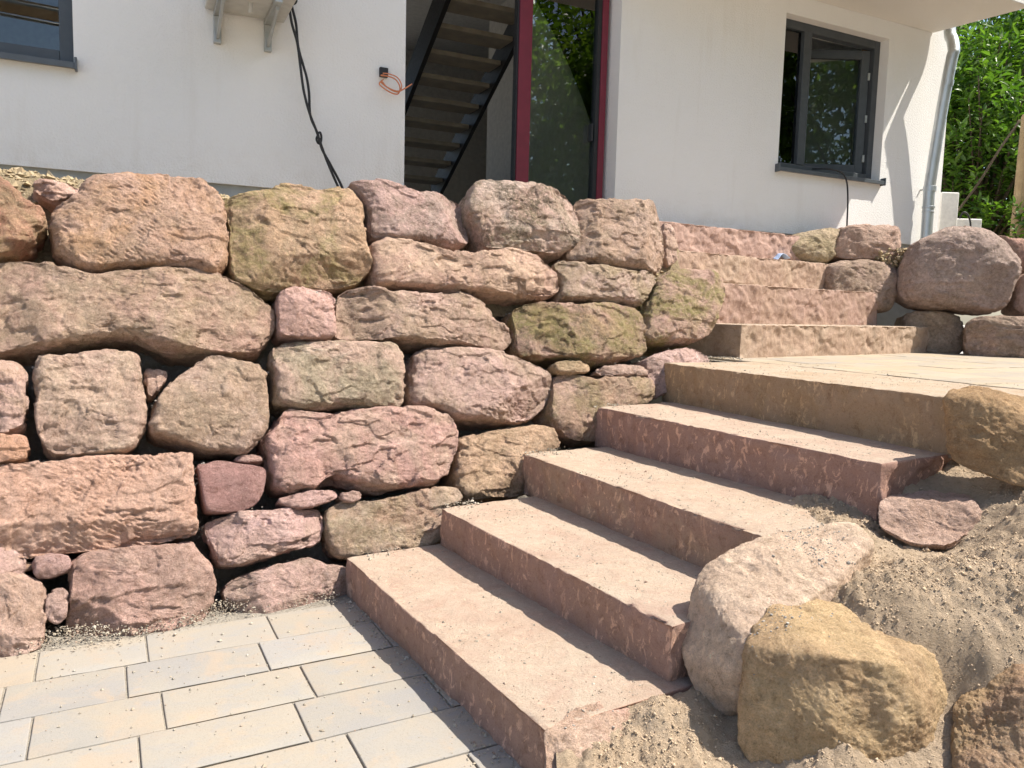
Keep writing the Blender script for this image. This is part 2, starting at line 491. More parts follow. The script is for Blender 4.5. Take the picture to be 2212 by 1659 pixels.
def face_stone(poly, fr, back, seed, step=.008, blocky=0., facet=.4, chisel=0., smooth=0., dents=(), pw=None):
    """a laid stone: traced outline, rounded front of depth fr, body going back into the bank"""
    O = resample(poly, step)
    area = .5 * np.sum(O[:, 0] * np.roll(O[:, 1], -1) - np.roll(O[:, 0], -1) * O[:, 1])
    if area < 0: O = O[::-1].copy()
    c = O.mean(0)
    rad = np.linalg.norm(O - c, axis=1).mean()
    rng = np.random.RandomState(seed)
    p = 6.0 + 3.0 * blocky + rng.rand() * 3.0
    if pw: p = pw + rng.rand()
    t = np.linspace(0, math.pi / 2, 400)
    s = np.sin(t) ** (2 / p); w = np.cos(t) ** (2 / p)
    al = np.concatenate([[0], np.cumsum(np.hypot(np.diff(s) * rad, np.diff(w) * fr))])
    K = max(7, int(al[-1] / step))
    at = np.linspace(0, al[-1], K + 1)[1:]
    sK, wK = np.interp(at, al, s), np.interp(at, al, w)
    # rings grow outwards like the rings of a square grid, so the mesh density stays even
    per = np.vstack([O, O[:1]])
    tt = np.linspace(0, 1, len(per))
    def ring_pts(m, shift=0.):
        q = (np.arange(m) / m + shift) % 1
        return np.c_[np.interp(q, tt, per[:, 0]), np.interp(q, tt, per[:, 1])]
    plen = np.linalg.norm(np.roll(O, -1, 0) - O, axis=1).sum()
    nper = max(8, int(round(plen / (8 * step * 1.05))))          # quads per side at the rim / 2
    ks = np.maximum(1, np.round(sK * nper).astype(int))
    verts = [np.array([[c[0], c[1], fr]])]; start = [0]; cnt = [1]; tot_ = 1
    for a, b, kk in zip(sK, wK, ks):
        m_ = 8 * kk
        verts.append(np.c_[c + (ring_pts(m_) - c) * a, np.full(m_, b * fr)]); start.append(tot_); cnt.append(m_); tot_ += m_
    for a, b in ((.995, .12), (.985, .3), (.96, .5), (.92, .7), (.84, .87), (.6, 1.), (.2, 1.)):
        m_ = cnt[-1]
        verts.append(np.c_[c + (ring_pts(m_) - c) * a, np.full(m_, -b * back)]); start.append(tot_); cnt.append(m_); tot_ += m_
    verts.append(np.array([[c[0], c[1], -back]])); start.append(tot_); cnt.append(1)
    V = np.vstack(verts)
    tri, quads = [], []
    for r_ in range(len(cnt) - 1):
        na, nb_ = cnt[r_], cnt[r_ + 1]; sa, sb = start[r_], start[r_ + 1]
        if na == 1:
            i = np.arange(nb_); tri.append(np.c_[np.full(nb_, sa), sb + i, sb + (i + 1) % nb_])
        elif nb_ == 1:
            i = np.arange(na); tri.append(np.c_[np.full(na, sb), sa + (i + 1) % na, sa + i])
        elif na == nb_:
            i = np.arange(na); quads.append(np.c_[sa + i, sb + i, sb + (i + 1) % nb_, sa + (i + 1) % na])
        else:
            # zip two rings of different length
            j = np.arange(nb_)
            lo = np.floor(j * na / nb_ + .5).astype(int) ; hi = np.floor((j + 1) * na / nb_ + .5).astype(int)
            tri.append(np.c_[sa + lo % na, sb + j, sb + (j + 1) % nb_])
            mm_ = hi > lo
            tri.append(np.c_[sa + lo[mm_] % na, sb + (j[mm_] + 1) % nb_, sa + hi[mm_] % na])
    T = np.vstack(tri); Qd = np.vstack(quads)
    # tilt of the face, broad undulation
    sh = rng.rand(3) * 50
    Pn = V + sh
    front = np.clip((V[:, 2] + .02) / max(fr, .02), 0, 1)
    k = fr * .16
    size = min(1.0, rad / .22)
    V[:, 2] += front * ((V[:, 0] - c[0]) / rad * rng.uniform(-k, k) + (V[:, 1] - c[1]) / rad * rng.uniform(-k, k * .3))
    # a few broad cleavage planes across the face and along its arrises
    ext = np.abs(O - c).max(0)
    for kq in range(rng.randint(4, 8)):
        th = rng.rand() * 6.283; dv = np.array([math.cos(th), math.sin(th)])
        sup = ((O - c) @ dv).max()
        cut = rng.uniform(.35, .88) * sup
        slope = math.tan(RAD(rng.uniform(9, 40))) * (1 if rng.rand() > .3 else .6)
        lim = fr * rng.uniform(.93, 1.06) - ((V[:, :2] - c) @ dv - cut) * slope
        lim = np.maximum(lim, fr * .25)
        V[:, 2] = np.where((V[:, 2] > 0), np.minimum(V[:, 2], np.maximum(lim, 0)), V[:, 2])
    N = vnormals(V, [T, Qd])
    rough = 1 - .8 * smooth
    wob = Pn + .014 * np.c_[fbm(Pn, 7, 3, seed + 61), fbm(Pn, 7, 3, seed + 62), fbm(Pn, 7, 3, seed + 63)]
    disp = .010 * size * fbm(Pn, 5.0, 2, seed) * (1 - .6 * blocky) * rough
    f1 = facets(wob * np.array([1, 1.3, 1]), 8.0 / max(size, .45), seed + 21, .6)
    disp += np.clip(f1, -.03, .03) * .12 * (.5 + facet) * size * rough
    # crisp split relief: billowed noise, sharp in the hollows
    bl_ = np.abs(fbm(wob * np.array([1, 1.4, 1]), 16, 4, seed + 3, .6))
    disp += .0035 * rough * (bl_ - .2) * np.clip(fbm(Pn, 3.5, 2, seed + 4) * 2.5 + .75, .15, 1)
    disp += .008 * rough * fbm(wob * np.array([1, 1.3, 1]), 26, 4, seed + 9, .68)
    pits = vnoise(wob * 55, seed + 36); disp -= .008 * rough * np.clip(pits - .42, 0, 1) * np.clip(fbm(Pn, 7, 2, seed + 37) * 3 + .5, 0, 1)
    # bedding ledges
    disp += .004 * rough * np.sign(fbm(Pn * np.array([.35, 1, 1]), 24, 2, seed + 40)) * (fbm(Pn, 5, 2, seed + 41) > .05)
    for (du, dv_, rr, dep, sq) in dents:
        ex, ey = np.abs(V[:, 0] - du) / rr, np.abs(V[:, 1] - dv_) / rr
        q_ = np.maximum(ex, ey) if sq else np.hypot(ex, ey)
        disp -= dep * np.exp(-q_ ** (8 if sq else 4)) * (V[:, 2] > 0)
    if chisel:
        a = RAD(-36)
        q1 = V[:, 0] * math.cos(a) + V[:, 1] * math.sin(a); q0 = -V[:, 0] * math.sin(a) + V[:, 1] * math.cos(a)
        wv = fbm(Pn, 7, 2, seed + 50)
        cc_ = q0 / .0150 + wv * .9
        ix = np.floor(cc_)
        al_ = q1 / .058 + _hash(ix.astype(np.int64), ix.astype(np.int64) * 0, ix.astype(np.int64) * 0, seed) * 3 + wv * .5
        dash = np.sin((cc_ - ix) * math.pi) ** 1.5 * np.clip(np.sin(al_ * 2 * math.pi) + .25, 0, 1)
        mask = np.clip(fbm(Pn, 4.0, 2, seed + 51) * 4 + .9, 0, 1) * front
        disp -= .0046 * chisel * dash * mask * np.clip(fbm(Pn, 14, 2, seed + 53) * 3 + .9, 0, 1)
    V = V + N * disp[:, None]
    return V, [Qd, T]

def hull_rock(pts, seed, level, power=11, amp=1.0, dents=()):
    """free boulder: soft convex body through measured points, then eroded"""
    bm = bmesh.new()
    for p in pts: bm.verts.new(p)
    bmesh.ops.convex_hull(bm, input=bm.verts[:])
    P = np.array(pts); c = P.mean(0)
    planes = []
    bm.normal_update()
    for f in bm.faces:
        n = np.array(f.normal); d = float(n @ (np.array(f.calc_center_median()) - c))
        if d < 0: n, d = -n, -d
        planes.append((n / d, f.calc_area()))
    bm.free()
    ic = bmesh.new(); bmesh.ops.create_icosphere(ic, subdivisions=level, radius=1.0)
    D = np.array([v.co[:] for v in ic.verts]); F = np.array([[v.index for v in f.verts] for f in ic.faces]); ic.free()
    # stretch the sampling directions to the body
    U, S, Vt = np.linalg.svd(P - c, full_matrices=False)
    sc = S / S.mean()
    D = (D * sc) @ Vt; 
    if np.linalg.det(Vt) < 0: F = F[:, ::-1]
    D /= np.linalg.norm(D, axis=1, keepdims=True)
    acc = np.zeros(len(D))
    for nd, ar in planes:
        acc += np.maximum(D @ nd, 0) ** power
    r = acc ** (-1 / power)
    V = D * r[:, None] * 1.075
    N = vnormals(V, [F])
    sh = np.random.RandomState(seed).rand(3) * 40
    Pn = V + sh
    disp = amp * (.022 * fbm(Pn, 4.5, 2, seed) + .009 * fbm(Pn, 12, 3, seed + 4) + .004 * fbm(Pn, 60, 3, seed + 7, .7) + .009 * (np.abs(fbm(Pn, 26, 4, seed + 8, .6)) - .2) * np.clip(fbm(Pn, 4, 2, seed + 9) * 3 + .6, 0, 1))
    for (dc, rr, dep) in dents:
        q = np.linalg.norm((V + c) - np.array(dc), axis=1) / rr
        disp -= dep * np.exp(-q ** 4)
    V = V + N * disp[:, None]
    return V, [F], c

def rock_props(o, c, c2, lichen=.2, moss=0., bruise=None):
    o.color = (*c, 1)
    o['tone2'] = [float(x) for x in c2]
    o['lichen'] = float(lichen); o['moss'] = float(moss)
    if bruise is not None: o['bruise'] = float(bruise)
    return o

def block(FL, FR, BR, BL, z0, z1, seed, res=.012, r=.010, amp=(.0012, .006, .006), facet=0., chip=.5):
    """stone block step. corners are xy of the top outline; amp = top, front, ends"""
    c4 = [np.array(p, dtype=float) for p in (FL, FR, BR, BL)]
    Lx = np.linalg.norm(c4[1] - c4[0]); Dy = np.linalg.norm(c4[3] - c4[0]); Hz = z1 - z0
    nx, ny, nz = int(Lx / res) + 1, max(4, int(Dy / (res * 1.6))), max(4, int(Hz / res))
    # finer rows near the edges
    def axis(n, L):
        t = np.linspace(0, L, n + 1)
        e = np.array([.25, .5, .8]) * r
        return np.unique(np.round(np.concatenate([t, e, L - e, [r, L - r]]), 6))
    ax, ay, az = axis(nx, Lx), axis(ny, Dy), axis(nz, Hz)
    vs_, fs, off = [], [], 0
    def grid(a, b, fn, flip):
        nonlocal off
        A, B = np.meshgrid(a, b, indexing='ij')
        vs_.append(fn(A.ravel(), B.ravel()))
        na, nb = len(a), len(b)
        idx = np.arange(na * nb).reshape(na, nb) + off
        q = np.c_[idx[:-1, :-1].ravel(), idx[1:, :-1].ravel(), idx[1:, 1:].ravel(), idx[:-1, 1:].ravel()]
        fs.append(q[:, ::-1] if flip else q); off += na * nb
    Z = lambda v, a: np.full_like(a, v)
    grid(ax, ay, lambda a, b: np.c_[a, b, Z(Hz, a)], False)
    grid(ax, ay, lambda a, b: np.c_[a, b, Z(0, a)], True)
    grid(ax, az, lambda a, b: np.c_[a, Z(0, a), b], False)
    grid(ax, az, lambda a, b: np.c_[a, Z(Dy, a), b], True)
    grid(ay, az, lambda a, b: np.c_[Z(0, a), a, b], True)
    grid(ay, az, lambda a, b: np.c_[Z(Lx, a), a, b], False)
    V = np.vstack(vs_); F = np.vstack(fs)
    key, inv = np.unique(np.round(V, 5), axis=0, return_inverse=True)
    inv = np.asarray(inv).ravel()
    V = key; F = inv[F]
    lim = np.array([Lx, Dy, Hz])
    inn = np.clip(V, r, lim - r)
    d = V - inn; dl = np.linalg.norm(d, axis=1, keepdims=True)
    V = inn + d / np.maximum(dl, 1e-9) * np.minimum(dl, r)
    N = vnormals(V, [F])
    Pn = V + seed * 3.7
    top, fr, en = np.clip(N[:, 2], 0, 1) ** 2, np.clip(-N[:, 1], 0, 1) ** 2, N[:, 0] ** 2
    disp = (top * amp[0] + fr * amp[1] + en * amp[2]) * (fbm(Pn, 9, 4, seed) * 1.6 + fbm(Pn, 32, 3, seed + 2) * .8)
    if facet:
        wq = Pn + .05 * np.c_[fbm(Pn, 7, 3, seed + 21), fbm(Pn, 7, 3, seed + 22), fbm(Pn, 7, 3, seed + 23)]
        f = facets(wq * np.array([.7, 1, 1.2]), 6.5, seed + 5, .45); g = facets(wq * np.array([.8, 1, 1.4]), 26, seed + 6, .8); h_ = facets(wq, 60, seed + 7, .7)
        mk = np.clip(fbm(Pn, 8, 3, seed + 31) * 4 + .3, 0, 1)
        disp += (fr + en * .7) * facet * (np.clip(f, -.02, .02) * .40 + np.clip(g, -.012, .012) * .22 * mk + np.clip(h_, -.005, .005) * .5 * mk + .010 * fbm(wq * np.array([.6, 1, 1.2]), 24, 5, seed + 41, .7))
    # broken arris along the top front edge
    edge = np.exp(-((V[:, 1]) / .02) ** 2 - ((Hz - V[:, 2]) / .02) ** 2)
    disp -= edge * chip * .012 * np.clip(fbm(Pn, 22, 4, seed + 11) * 3, 0, 1)
    disp += fr * .005 * fbm(Pn * np.array([1, 0, 0]), 2.2, 2, seed + 13)
    V = V + N * disp[:, None]
    a, b = (V[:, 0] / Lx)[:, None], (V[:, 1] / Dy)[:, None]
    XY = (1-a)*(1-b)*c4[0] + a*(1-b)*c4[1] + a*b*c4[2] + (1-a)*b*c4[3]
    o0 = (c4[0] + c4[1]) / 2
    W = np.c_[XY - o0, V[:, 2]]
    return W, [F], (o0[0], o0[1], z0)

def grains(centres, sizes, seed, squash=.7):
    """many small angular stones in one mesh"""
    rng = np.random.RandomState(seed)
    base = np.array([(0,0,1),(.89,0,.45),(.28,.85,.45),(-.72,.53,.45),(-.72,-.53,.45),(.28,-.85,.45),(.72,.53,-.45),(-.28,.85,-.45),(-.89,0,-.45),(-.28,-.85,-.45),(.72,-.53,-.45),(0,0,-1)])
    fc = np.array([(0,1,2),(0,2,3),(0,3,4),(0,4,5),(0,5,1),(1,6,2),(2,7,3),(3,8,4),(4,9,5),(5,10,1),(6,7,2),(7,8,3),(8,9,4),(9,10,5),(10,6,1),(11,7,6),(11,8,7),(11,9,8),(11,10,9),(11,6,10)])
    n = len(centres)
    B = base[None] * (1 + rng.uniform(-.3, .3, (n, 12, 1)))
    B = B * np.stack([rng.uniform(.7, 1.3, n), rng.uniform(.7, 1.2, n), rng.uniform(.5, 1., n) * squash / .7], 1)[:, None, :]
    a = rng.rand(n) * 6.28; ca, sa = np.cos(a)[:, None], np.sin(a)[:, None]
    X = B[:, :, 0] * ca - B[:, :, 1] * sa; Y = B[:, :, 0] * sa + B[:, :, 1] * ca
    B = np.stack([X, Y, B[:, :, 2]], 2) * np.asarray(sizes)[:, None, None] + np.asarray(centres)[:, None, :]
    F = (fc[None] + (np.arange(n) * 12)[:, None, None]).reshape(-1, 3)
    return B.reshape(-1, 3), F

def crumbs(centres, sizes, seed):
    """very small lumps, eight faces each"""
    rng = np.random.RandomState(seed); n = len(centres)
    base = np.array([(1,0,0),(0,1,0),(-1,0,0),(0,-1,0),(0,0,1),(0,0,-1)], float)
    B = base[None] * rng.uniform(.6, 1.3, (n, 6, 1)) + rng.uniform(-.25, .25, (n, 6, 3))
    a = rng.rand(n) * 6.28; ca, sa = np.cos(a)[:, None], np.sin(a)[:, None]
    B = np.stack([B[:, :, 0] * ca - B[:, :, 1] * sa, B[:, :, 0] * sa + B[:, :, 1] * ca, B[:, :, 2] * .85], 2) * np.asarray(sizes)[:, None, None] + np.asarray(centres)[:, None, :]
    fc = np.array([(0,1,4),(1,2,4),(2,3,4),(3,0,4),(1,0,5),(2,1,5),(3,2,5),(0,3,5)])
    F = (fc[None] + (np.arange(n) * 6)[:, None, None]).reshape(-1, 3)
    return B.reshape(-1, 3), F

# ------------------------------------------------------------ key frames of the place
WU = np.array([.86194, .50700, 0]); WV = np.array([-.18335, .31170, .93232]); WN = np.array([.47269, -.80361, .36162])
WALL_M = Matrix([[WU[i], WV[i], WN[i]] for i in range(3)])
HQ = Vector((1.2384, 5.8068, 0)); HROT = math.atan2(.4415, .8973)
Z1, Z2, Z3, Z4, Z5, Z6, Z7, Z8, Z9 = .138, .289, .456, .637, .833, 1.032, 1.287, 1.50, 1.708
GZ = 1.70            # ground level at the house

WALL_STONES=[{'c': (0.4, 0.2, 0.14), 'c2': (0.36, 0.24, 0.14), 'li': 0.5, 'mo': 0.15, 'fr': 0.16, 'l': 'reddish top stone cut by the left edge of the view', 'o': [-1.8067, 2.8639, 1.3356], 'p': [(-0.09, 0.167), (-0.063, 0.152), (-0.036, 0.131), (-0.005, 0.098), (0.041, 0.061), (0.069, 0.027), (0.075, -0.008), (0.067, -0.039), (0.039, -0.065), (0.036, -0.095), (0.001, -0.121), (-0.04, -0.147), (-0.093, -0.162)]},
 {'c': (0.52, 0.36, 0.29), 'c2': (0.5, 0.33, 0.25), 'li': 0.2, 'fr': 0.05, 'l': 'small pale pink stone wedged on top between two boulders', 'o': [-1.7696, 2.9974, 1.48], 'p': [(-0.072, 0.03), (-0.045, 0.041), (0.025, 0.035), (0.076, 0.034), (0.086, -0.007), (0.023, -0.04), (-0.002, -0.05), (-0.031, -0.033), (-0.061, -0.01)]},
 {'c': (0.44, 0.27, 0.16), 'c2': (0.46, 0.31, 0.23), 'li': 0.25, 'mo': 0.12, 'fr': 0.17, 'ch': 1, 'l': 'large orange-brown top stone with diagonal chisel marks', 'o': [-1.4783, 3.0641, 1.3305], 'p': [(-0.165, 0.195), (-0.139, 0.209), (-0.077, 0.214), (0.052, 0.221), (0.163, 0.226), (0.231, 0.224), (0.27, 0.194), (0.291, 0.156), (0.302, 0.109), (0.311, 0.029), (0.308, -0.045), (0.301, -0.137), (0.272, -0.178), (0.249, -0.193), (0.193, -0.188), (0.116, -0.18), (0.031, -0.181), (-0.042, -0.179), (-0.123, -0.189), (-0.192, -0.187), (-0.23, -0.168), (-0.254, -0.145), (-0.293, -0.106), (-0.297, -0.065), (-0.303, -0.017), (-0.297, 0.031), (-0.267, 0.077), (-0.212, 0.12), (-0.201, 0.153)]},
 {'c': (0.47, 0.33, 0.22), 'c2': (0.42, 0.29, 0.18), 'li': 0.5, 'mo': 0.55, 'fr': 0.17, 'l': 'large ochre top stone with yellow-green moss patches', 'o': [-0.9208, 3.3958, 1.3387], 'p': [(-0.354, 0.12), (-0.317, 0.143), (-0.166, 0.199), (-0.126, 0.221), (-0.074, 0.232), (0.005, 0.231), (0.084, 0.227), (0.15, 0.246), (0.177, 0.256), (0.218, 0.242), (0.235, 0.21), (0.264, 0.183), (0.264, 0.123), (0.253, 0.093), (0.262, 0.057), (0.251, -0.01), (0.258, -0.068), (0.261, -0.126), (0.248, -0.148), (0.217, -0.171), (0.208, -0.186), (0.13, -0.21), (0.056, -0.224), (-0.01, -0.23), (-0.106, -0.244), (-0.182, -0.26), (-0.241, -0.253), (-0.299, -0.229), (-0.326, -0.211), (-0.332, -0.172), (-0.334, -0.08), (-0.329, -0.013), (-0.341, 0.053)]},
 {'c': (0.44, 0.31, 0.28), 'c2': (0.38, 0.29, 0.25), 'li': 0.55, 'fr': 0.15, 'l': 'grey-pink top stone in front of the dark doorway', 'o': [-0.5404, 3.7194, 1.4915], 'p': [(-0.294, 0.111), (-0.231, 0.126), (-0.153, 0.139), (-0.112, 0.136), (-0.016, 0.12), (0.052, 0.107), (0.141, 0.117), (0.239, 0.12), (0.286, 0.1), (0.309, 0.062), (0.315, -0.003), (0.305, -0.077), (0.282, -0.127), (0.237, -0.15), (0.163, -0.159), (0.053, -0.155), (-0.068, -0.149), (-0.165, -0.156), (-0.214, -0.148), (-0.212, -0.103), (-0.203, -0.057), (-0.21, 0.002), (-0.24, 0.052), (-0.264, 0.092)]},
 {'c': (0.5, 0.41, 0.35), 'c2': (0.46, 0.33, 0.27), 'li': 1.0, 'mo': 0.2, 'fr': 0.12, 'l': 'pale top stone speckled with dark lichen', 'o': [0.0057, 3.9812, 1.5323], 'p': [(-0.265, 0.153), (-0.211, 0.172), (-0.105, 0.178), (-0.035, 0.172), (0.083, 0.173), (0.204, 0.164), (0.284, 0.134), (0.327, 0.103), (0.323, 0.041), (0.331, -0.011), (0.303, -0.118), (0.26, -0.164), (0.188, -0.19), (0.112, -0.194), (0.005, -0.185), (-0.127, -0.182), (-0.246, -0.182), (-0.263, -0.135), (-0.276, -0.064), (-0.309, -0.011), (-0.304, 0.047), (-0.278, 0.098)]},
 {'c': (0.44, 0.33, 0.27), 'c2': (0.42, 0.3, 0.22), 'li': 0.45, 'mo': 0.1, 'fr': 0.16, 'l': 'rightmost large top stone beside the upper steps', 'o': [0.5362, 4.3046, 1.4745], 'p': [(-0.296, 0.16), (-0.201, 0.183), (-0.138, 0.192), (-0.035, 0.189), (0.094, 0.195), (0.218, 0.208), (0.255, 0.178), (0.283, 0.134), (0.294, 0.069), (0.311, 0.005), (0.305, -0.061), (0.296, -0.135), (0.249, -0.184), (0.185, -0.219), (0.078, -0.211), (-0.056, -0.2), (-0.202, -0.174), (-0.298, -0.162), (-0.362, -0.149), (-0.363, -0.107), (-0.321, -0.0), (-0.296, 0.089)]},
 {'c': (0.48, 0.36, 0.28), 'c2': (0.44, 0.31, 0.25), 'li': 0.2, 'fr': 0.05, 'o': [0.9068, 4.645, 1.477], 'p': [(-0.03, 0.14), (0.041, 0.133), (0.034, 0.04), (0.04, -0.049), (-0.003, -0.12), (-0.081, -0.144)]},
 {'c': (0.5, 0.37, 0.27), 'c2': (0.46, 0.31, 0.24), 'li': 0.15, 'fr': 0.1, 'fl': 1, 'l': 'long pale flat slab below the speckled stone', 'o': [-0.2319, 3.6996, 1.2587], 'p': [(-0.476, 0.081), (-0.44, 0.106), (-0.336, 0.121), (-0.248, 0.108), (-0.166, 0.087), (-0.098, 0.069), (0.047, 0.066), (0.133, 0.083), (0.311, 0.105), (0.372, 0.099), (0.393, 0.067), (0.44, 0.028), (0.476, -0.019), (0.483, -0.077), (0.469, -0.102), (0.427, -0.123), (0.31, -0.13), (0.098, -0.119), (-0.104, -0.115), (-0.256, -0.102), (-0.403, -0.101), (-0.47, -0.096), (-0.478, -0.05), (-0.484, 0.015)]},
 {'c': (0.43, 0.32, 0.28), 'c2': (0.4, 0.31, 0.22), 'li': 0.45, 'mo': 0.2, 'fr': 0.08, 'fl': 1, 'o': [0.4471, 4.0653, 1.2251], 'p': [(-0.309, 0.081), (-0.239, 0.101), (-0.136, 0.095), (-0.019, 0.092), (0.059, 0.079), (0.178, 0.064), (0.319, 0.075), (0.359, 0.059), (0.343, 0.0), (0.299, -0.046), (0.243, -0.1), (0.155, -0.116), (0.014, -0.111), (-0.141, -0.103), (-0.282, -0.103), (-0.288, -0.067), (-0.275, -0.025), (-0.283, 0.024)]},
 {'c': (0.43, 0.29, 0.24), 'c2': (0.4, 0.29, 0.2), 'li': 0.35, 'mo': 0.8, 'fr': 0.15, 'l': 'pink stone with bright green moss at the foot of the upper steps', 'o': [0.8817, 4.3338, 1.1087], 'p': [(-0.104, 0.155), (-0.027, 0.195), (0.048, 0.213), (0.174, 0.213), (0.264, 0.193), (0.313, 0.156), (0.326, 0.09), (0.297, 0.032), (0.221, -0.062), (0.199, -0.108), (0.148, -0.181), (0.051, -0.217), (-0.072, -0.226), (-0.192, -0.217), (-0.294, -0.205), (-0.305, -0.183), (-0.272, -0.097), (-0.24, 0.008), (-0.223, 0.035), (-0.168, 0.081), (-0.145, 0.126)]},
 {'c': (0.47, 0.31, 0.27), 'c2': (0.44, 0.29, 0.24), 'li': 0.1, 'fr': 0.07, 'fl': 1.5, 'l': 'small cube-shaped broken pink stone', 'o': [-0.8666, 3.1987, 1.0374], 'p': [(-0.099, 0.095), (-0.048, 0.111), (0.016, 0.113), (0.1, 0.109), (0.124, 0.089), (0.121, 0.031), (0.117, -0.038), (0.111, -0.092), (0.083, -0.109), (-0.006, -0.109), (-0.068, -0.099), (-0.11, -0.093), (-0.119, -0.06), (-0.111, -0.001), (-0.112, 0.052)]},
 {'c': (0.46, 0.33, 0.27), 'c2': (0.42, 0.31, 0.23), 'li': 0.45, 'mo': 0.15, 'fr': 0.11, 'l': 'long rough pink-brown slab with slanting right end', 'o': [-0.3931, 3.5081, 1.023], 'p': [(-0.411, 0.099), (-0.375, 0.121), (-0.319, 0.134), (-0.23, 0.12), (-0.13, 0.112), (-0.011, 0.117), (0.12, 0.117), (0.17, 0.13), (0.232, 0.117), (0.275, 0.084), (0.31, 0.047), (0.328, 0.009), (0.364, -0.021), (0.406, -0.067), (0.404, -0.105), (0.369, -0.132), (0.325, -0.147), (0.253, -0.143), (0.136, -0.128), (-0.016, -0.124), (-0.161, -0.117), (-0.3, -0.107), (-0.433, -0.097), (-0.448, -0.08), (-0.436, -0.005), (-0.425, 0.064)]},
 {'c': (0.36, 0.24, 0.19), 'c2': (0.32, 0.23, 0.13), 'li': 0.8, 'mo': 0.55, 'fr': 0.13, 'l': 'dark brown stone covered in moss and lichen', 'o': [0.326, 3.9236, 0.9649], 'p': [(-0.39, 0.108), (-0.343, 0.133), (-0.236, 0.14), (-0.1, 0.135), (0.025, 0.147), (0.195, 0.16), (0.313, 0.146), (0.381, 0.126), (0.404, 0.092), (0.407, 0.04), (0.381, -0.02), (0.378, -0.071), (0.352, -0.113), (0.272, -0.146), (0.149, -0.161), (0.021, -0.171), (-0.069, -0.154), (-0.202, -0.137), (-0.331, -0.124), (-0.407, -0.116), (-0.411, -0.07), (-0.394, -0.001), (-0.396, 0.054)]},
 {'c': (0.43, 0.32, 0.23), 'c2': (0.42, 0.28, 0.22), 'li': 0.4, 'mo': 0.2, 'fr': 0.16, 'l': 'very long brown boulder with hollowed underside', 'o': [-1.4093, 2.9555, 1.0195], 'p': [(-0.484, 0.167), (-0.458, 0.171), (-0.399, 0.178), (-0.32, 0.173), (-0.264, 0.162), (-0.206, 0.147), (-0.157, 0.14), (-0.107, 0.149), (-0.024, 0.159), (0.083, 0.168), (0.165, 0.166), (0.249, 0.15), (0.305, 0.127), (0.362, 0.103), (0.418, 0.059), (0.463, 0.021), (0.469, -0.019), (0.458, -0.078), (0.42, -0.13), (0.4, -0.155), (0.34, -0.168), (0.254, -0.172), (0.144, -0.169), (0.054, -0.154), (-0.012, -0.13), (-0.052, -0.112), (-0.097, -0.109), (-0.166, -0.118), (-0.234, -0.129), (-0.304, -0.135), (-0.373, -0.149), (-0.44, -0.157), (-0.487, -0.157)]},
 {'c': (0.5, 0.35, 0.3), 'c2': (0.46, 0.33, 0.25), 'li': 0.15, 'fr': 0.08, 'o': [-1.6879, 2.594, 0.7464], 'p': [(-0.056, 0.121), (-0.013, 0.118), (0.018, 0.109), (0.033, 0.089), (0.036, 0.013), (0.033, -0.074), (0.023, -0.116), (-0.016, -0.129), (-0.059, -0.132)]},
 {'c': (0.48, 0.37, 0.28), 'c2': (0.46, 0.33, 0.26), 'li': 0.35, 'fr': 0.12, 'l': 'squarish pale tan stone', 'o': [-1.5032, 2.7241, 0.711], 'p': [(-0.158, 0.162), (-0.135, 0.173), (-0.084, 0.164), (-0.027, 0.177), (0.031, 0.189), (0.09, 0.182), (0.14, 0.182), (0.162, 0.164), (0.167, 0.117), (0.169, 0.047), (0.173, -0.029), (0.167, -0.097), (0.15, -0.141), (0.124, -0.179), (0.084, -0.187), (0.022, -0.19), (-0.048, -0.191), (-0.103, -0.192), (-0.125, -0.182), (-0.147, -0.154), (-0.157, -0.116), (-0.164, -0.046), (-0.163, 0.041), (-0.168, 0.106)]},
 {'c': (0.5, 0.36, 0.29), 'c2': (0.46, 0.33, 0.27), 'li': 0.05, 'fr': 0.03, 'fl': 1, 'o': [-1.3305, 2.8496, 0.7851], 'p': [(-0.029, 0.045), (-0.0, 0.051), (0.046, 0.04), (0.042, 0.013), (0.016, -0.028), (-0.012, -0.062), (-0.029, -0.05), (-0.035, -0.009)]},
 {'c': (0.4, 0.3, 0.24), 'c2': (0.42, 0.31, 0.22), 'li': 0.45, 'fr': 0.11, 'l': 'tapering stone with a sloping left shoulder', 'o': [-1.1502, 2.9066, 0.676], 'p': [(-0.145, 0.096), (-0.095, 0.137), (-0.038, 0.178), (0.002, 0.202), (0.036, 0.209), (0.086, 0.195), (0.142, 0.182), (0.188, 0.168), (0.21, 0.117), (0.214, 0.054), (0.21, -0.02), (0.202, -0.075), (0.175, -0.122), (0.151, -0.139), (0.114, -0.172), (0.085, -0.182), (0.031, -0.169), (-0.024, -0.171), (-0.065, -0.156), (-0.111, -0.133), (-0.162, -0.112), (-0.211, -0.092), (-0.223, -0.068), (-0.213, -0.035), (-0.202, -0.001), (-0.189, 0.039), (-0.167, 0.067)]},
 {'c': (0.46, 0.34, 0.27), 'c2': (0.4, 0.34, 0.24), 'li': 0.55, 'fr': 0.12, 'l': 'block with grey lichen and a pink patch', 'o': [-0.7436, 3.1991, 0.7738], 'p': [(-0.26, 0.078), (-0.249, 0.129), (-0.201, 0.155), (-0.139, 0.16), (-0.012, 0.15), (0.129, 0.148), (0.253, 0.138), (0.282, 0.113), (0.286, 0.064), (0.288, 0.016), (0.272, -0.087), (0.255, -0.134), (0.215, -0.147), (0.128, -0.135), (-0.002, -0.126), (-0.074, -0.134), (-0.167, -0.128), (-0.226, -0.116), (-0.261, -0.099), (-0.265, -0.055), (-0.254, 0.008)]},
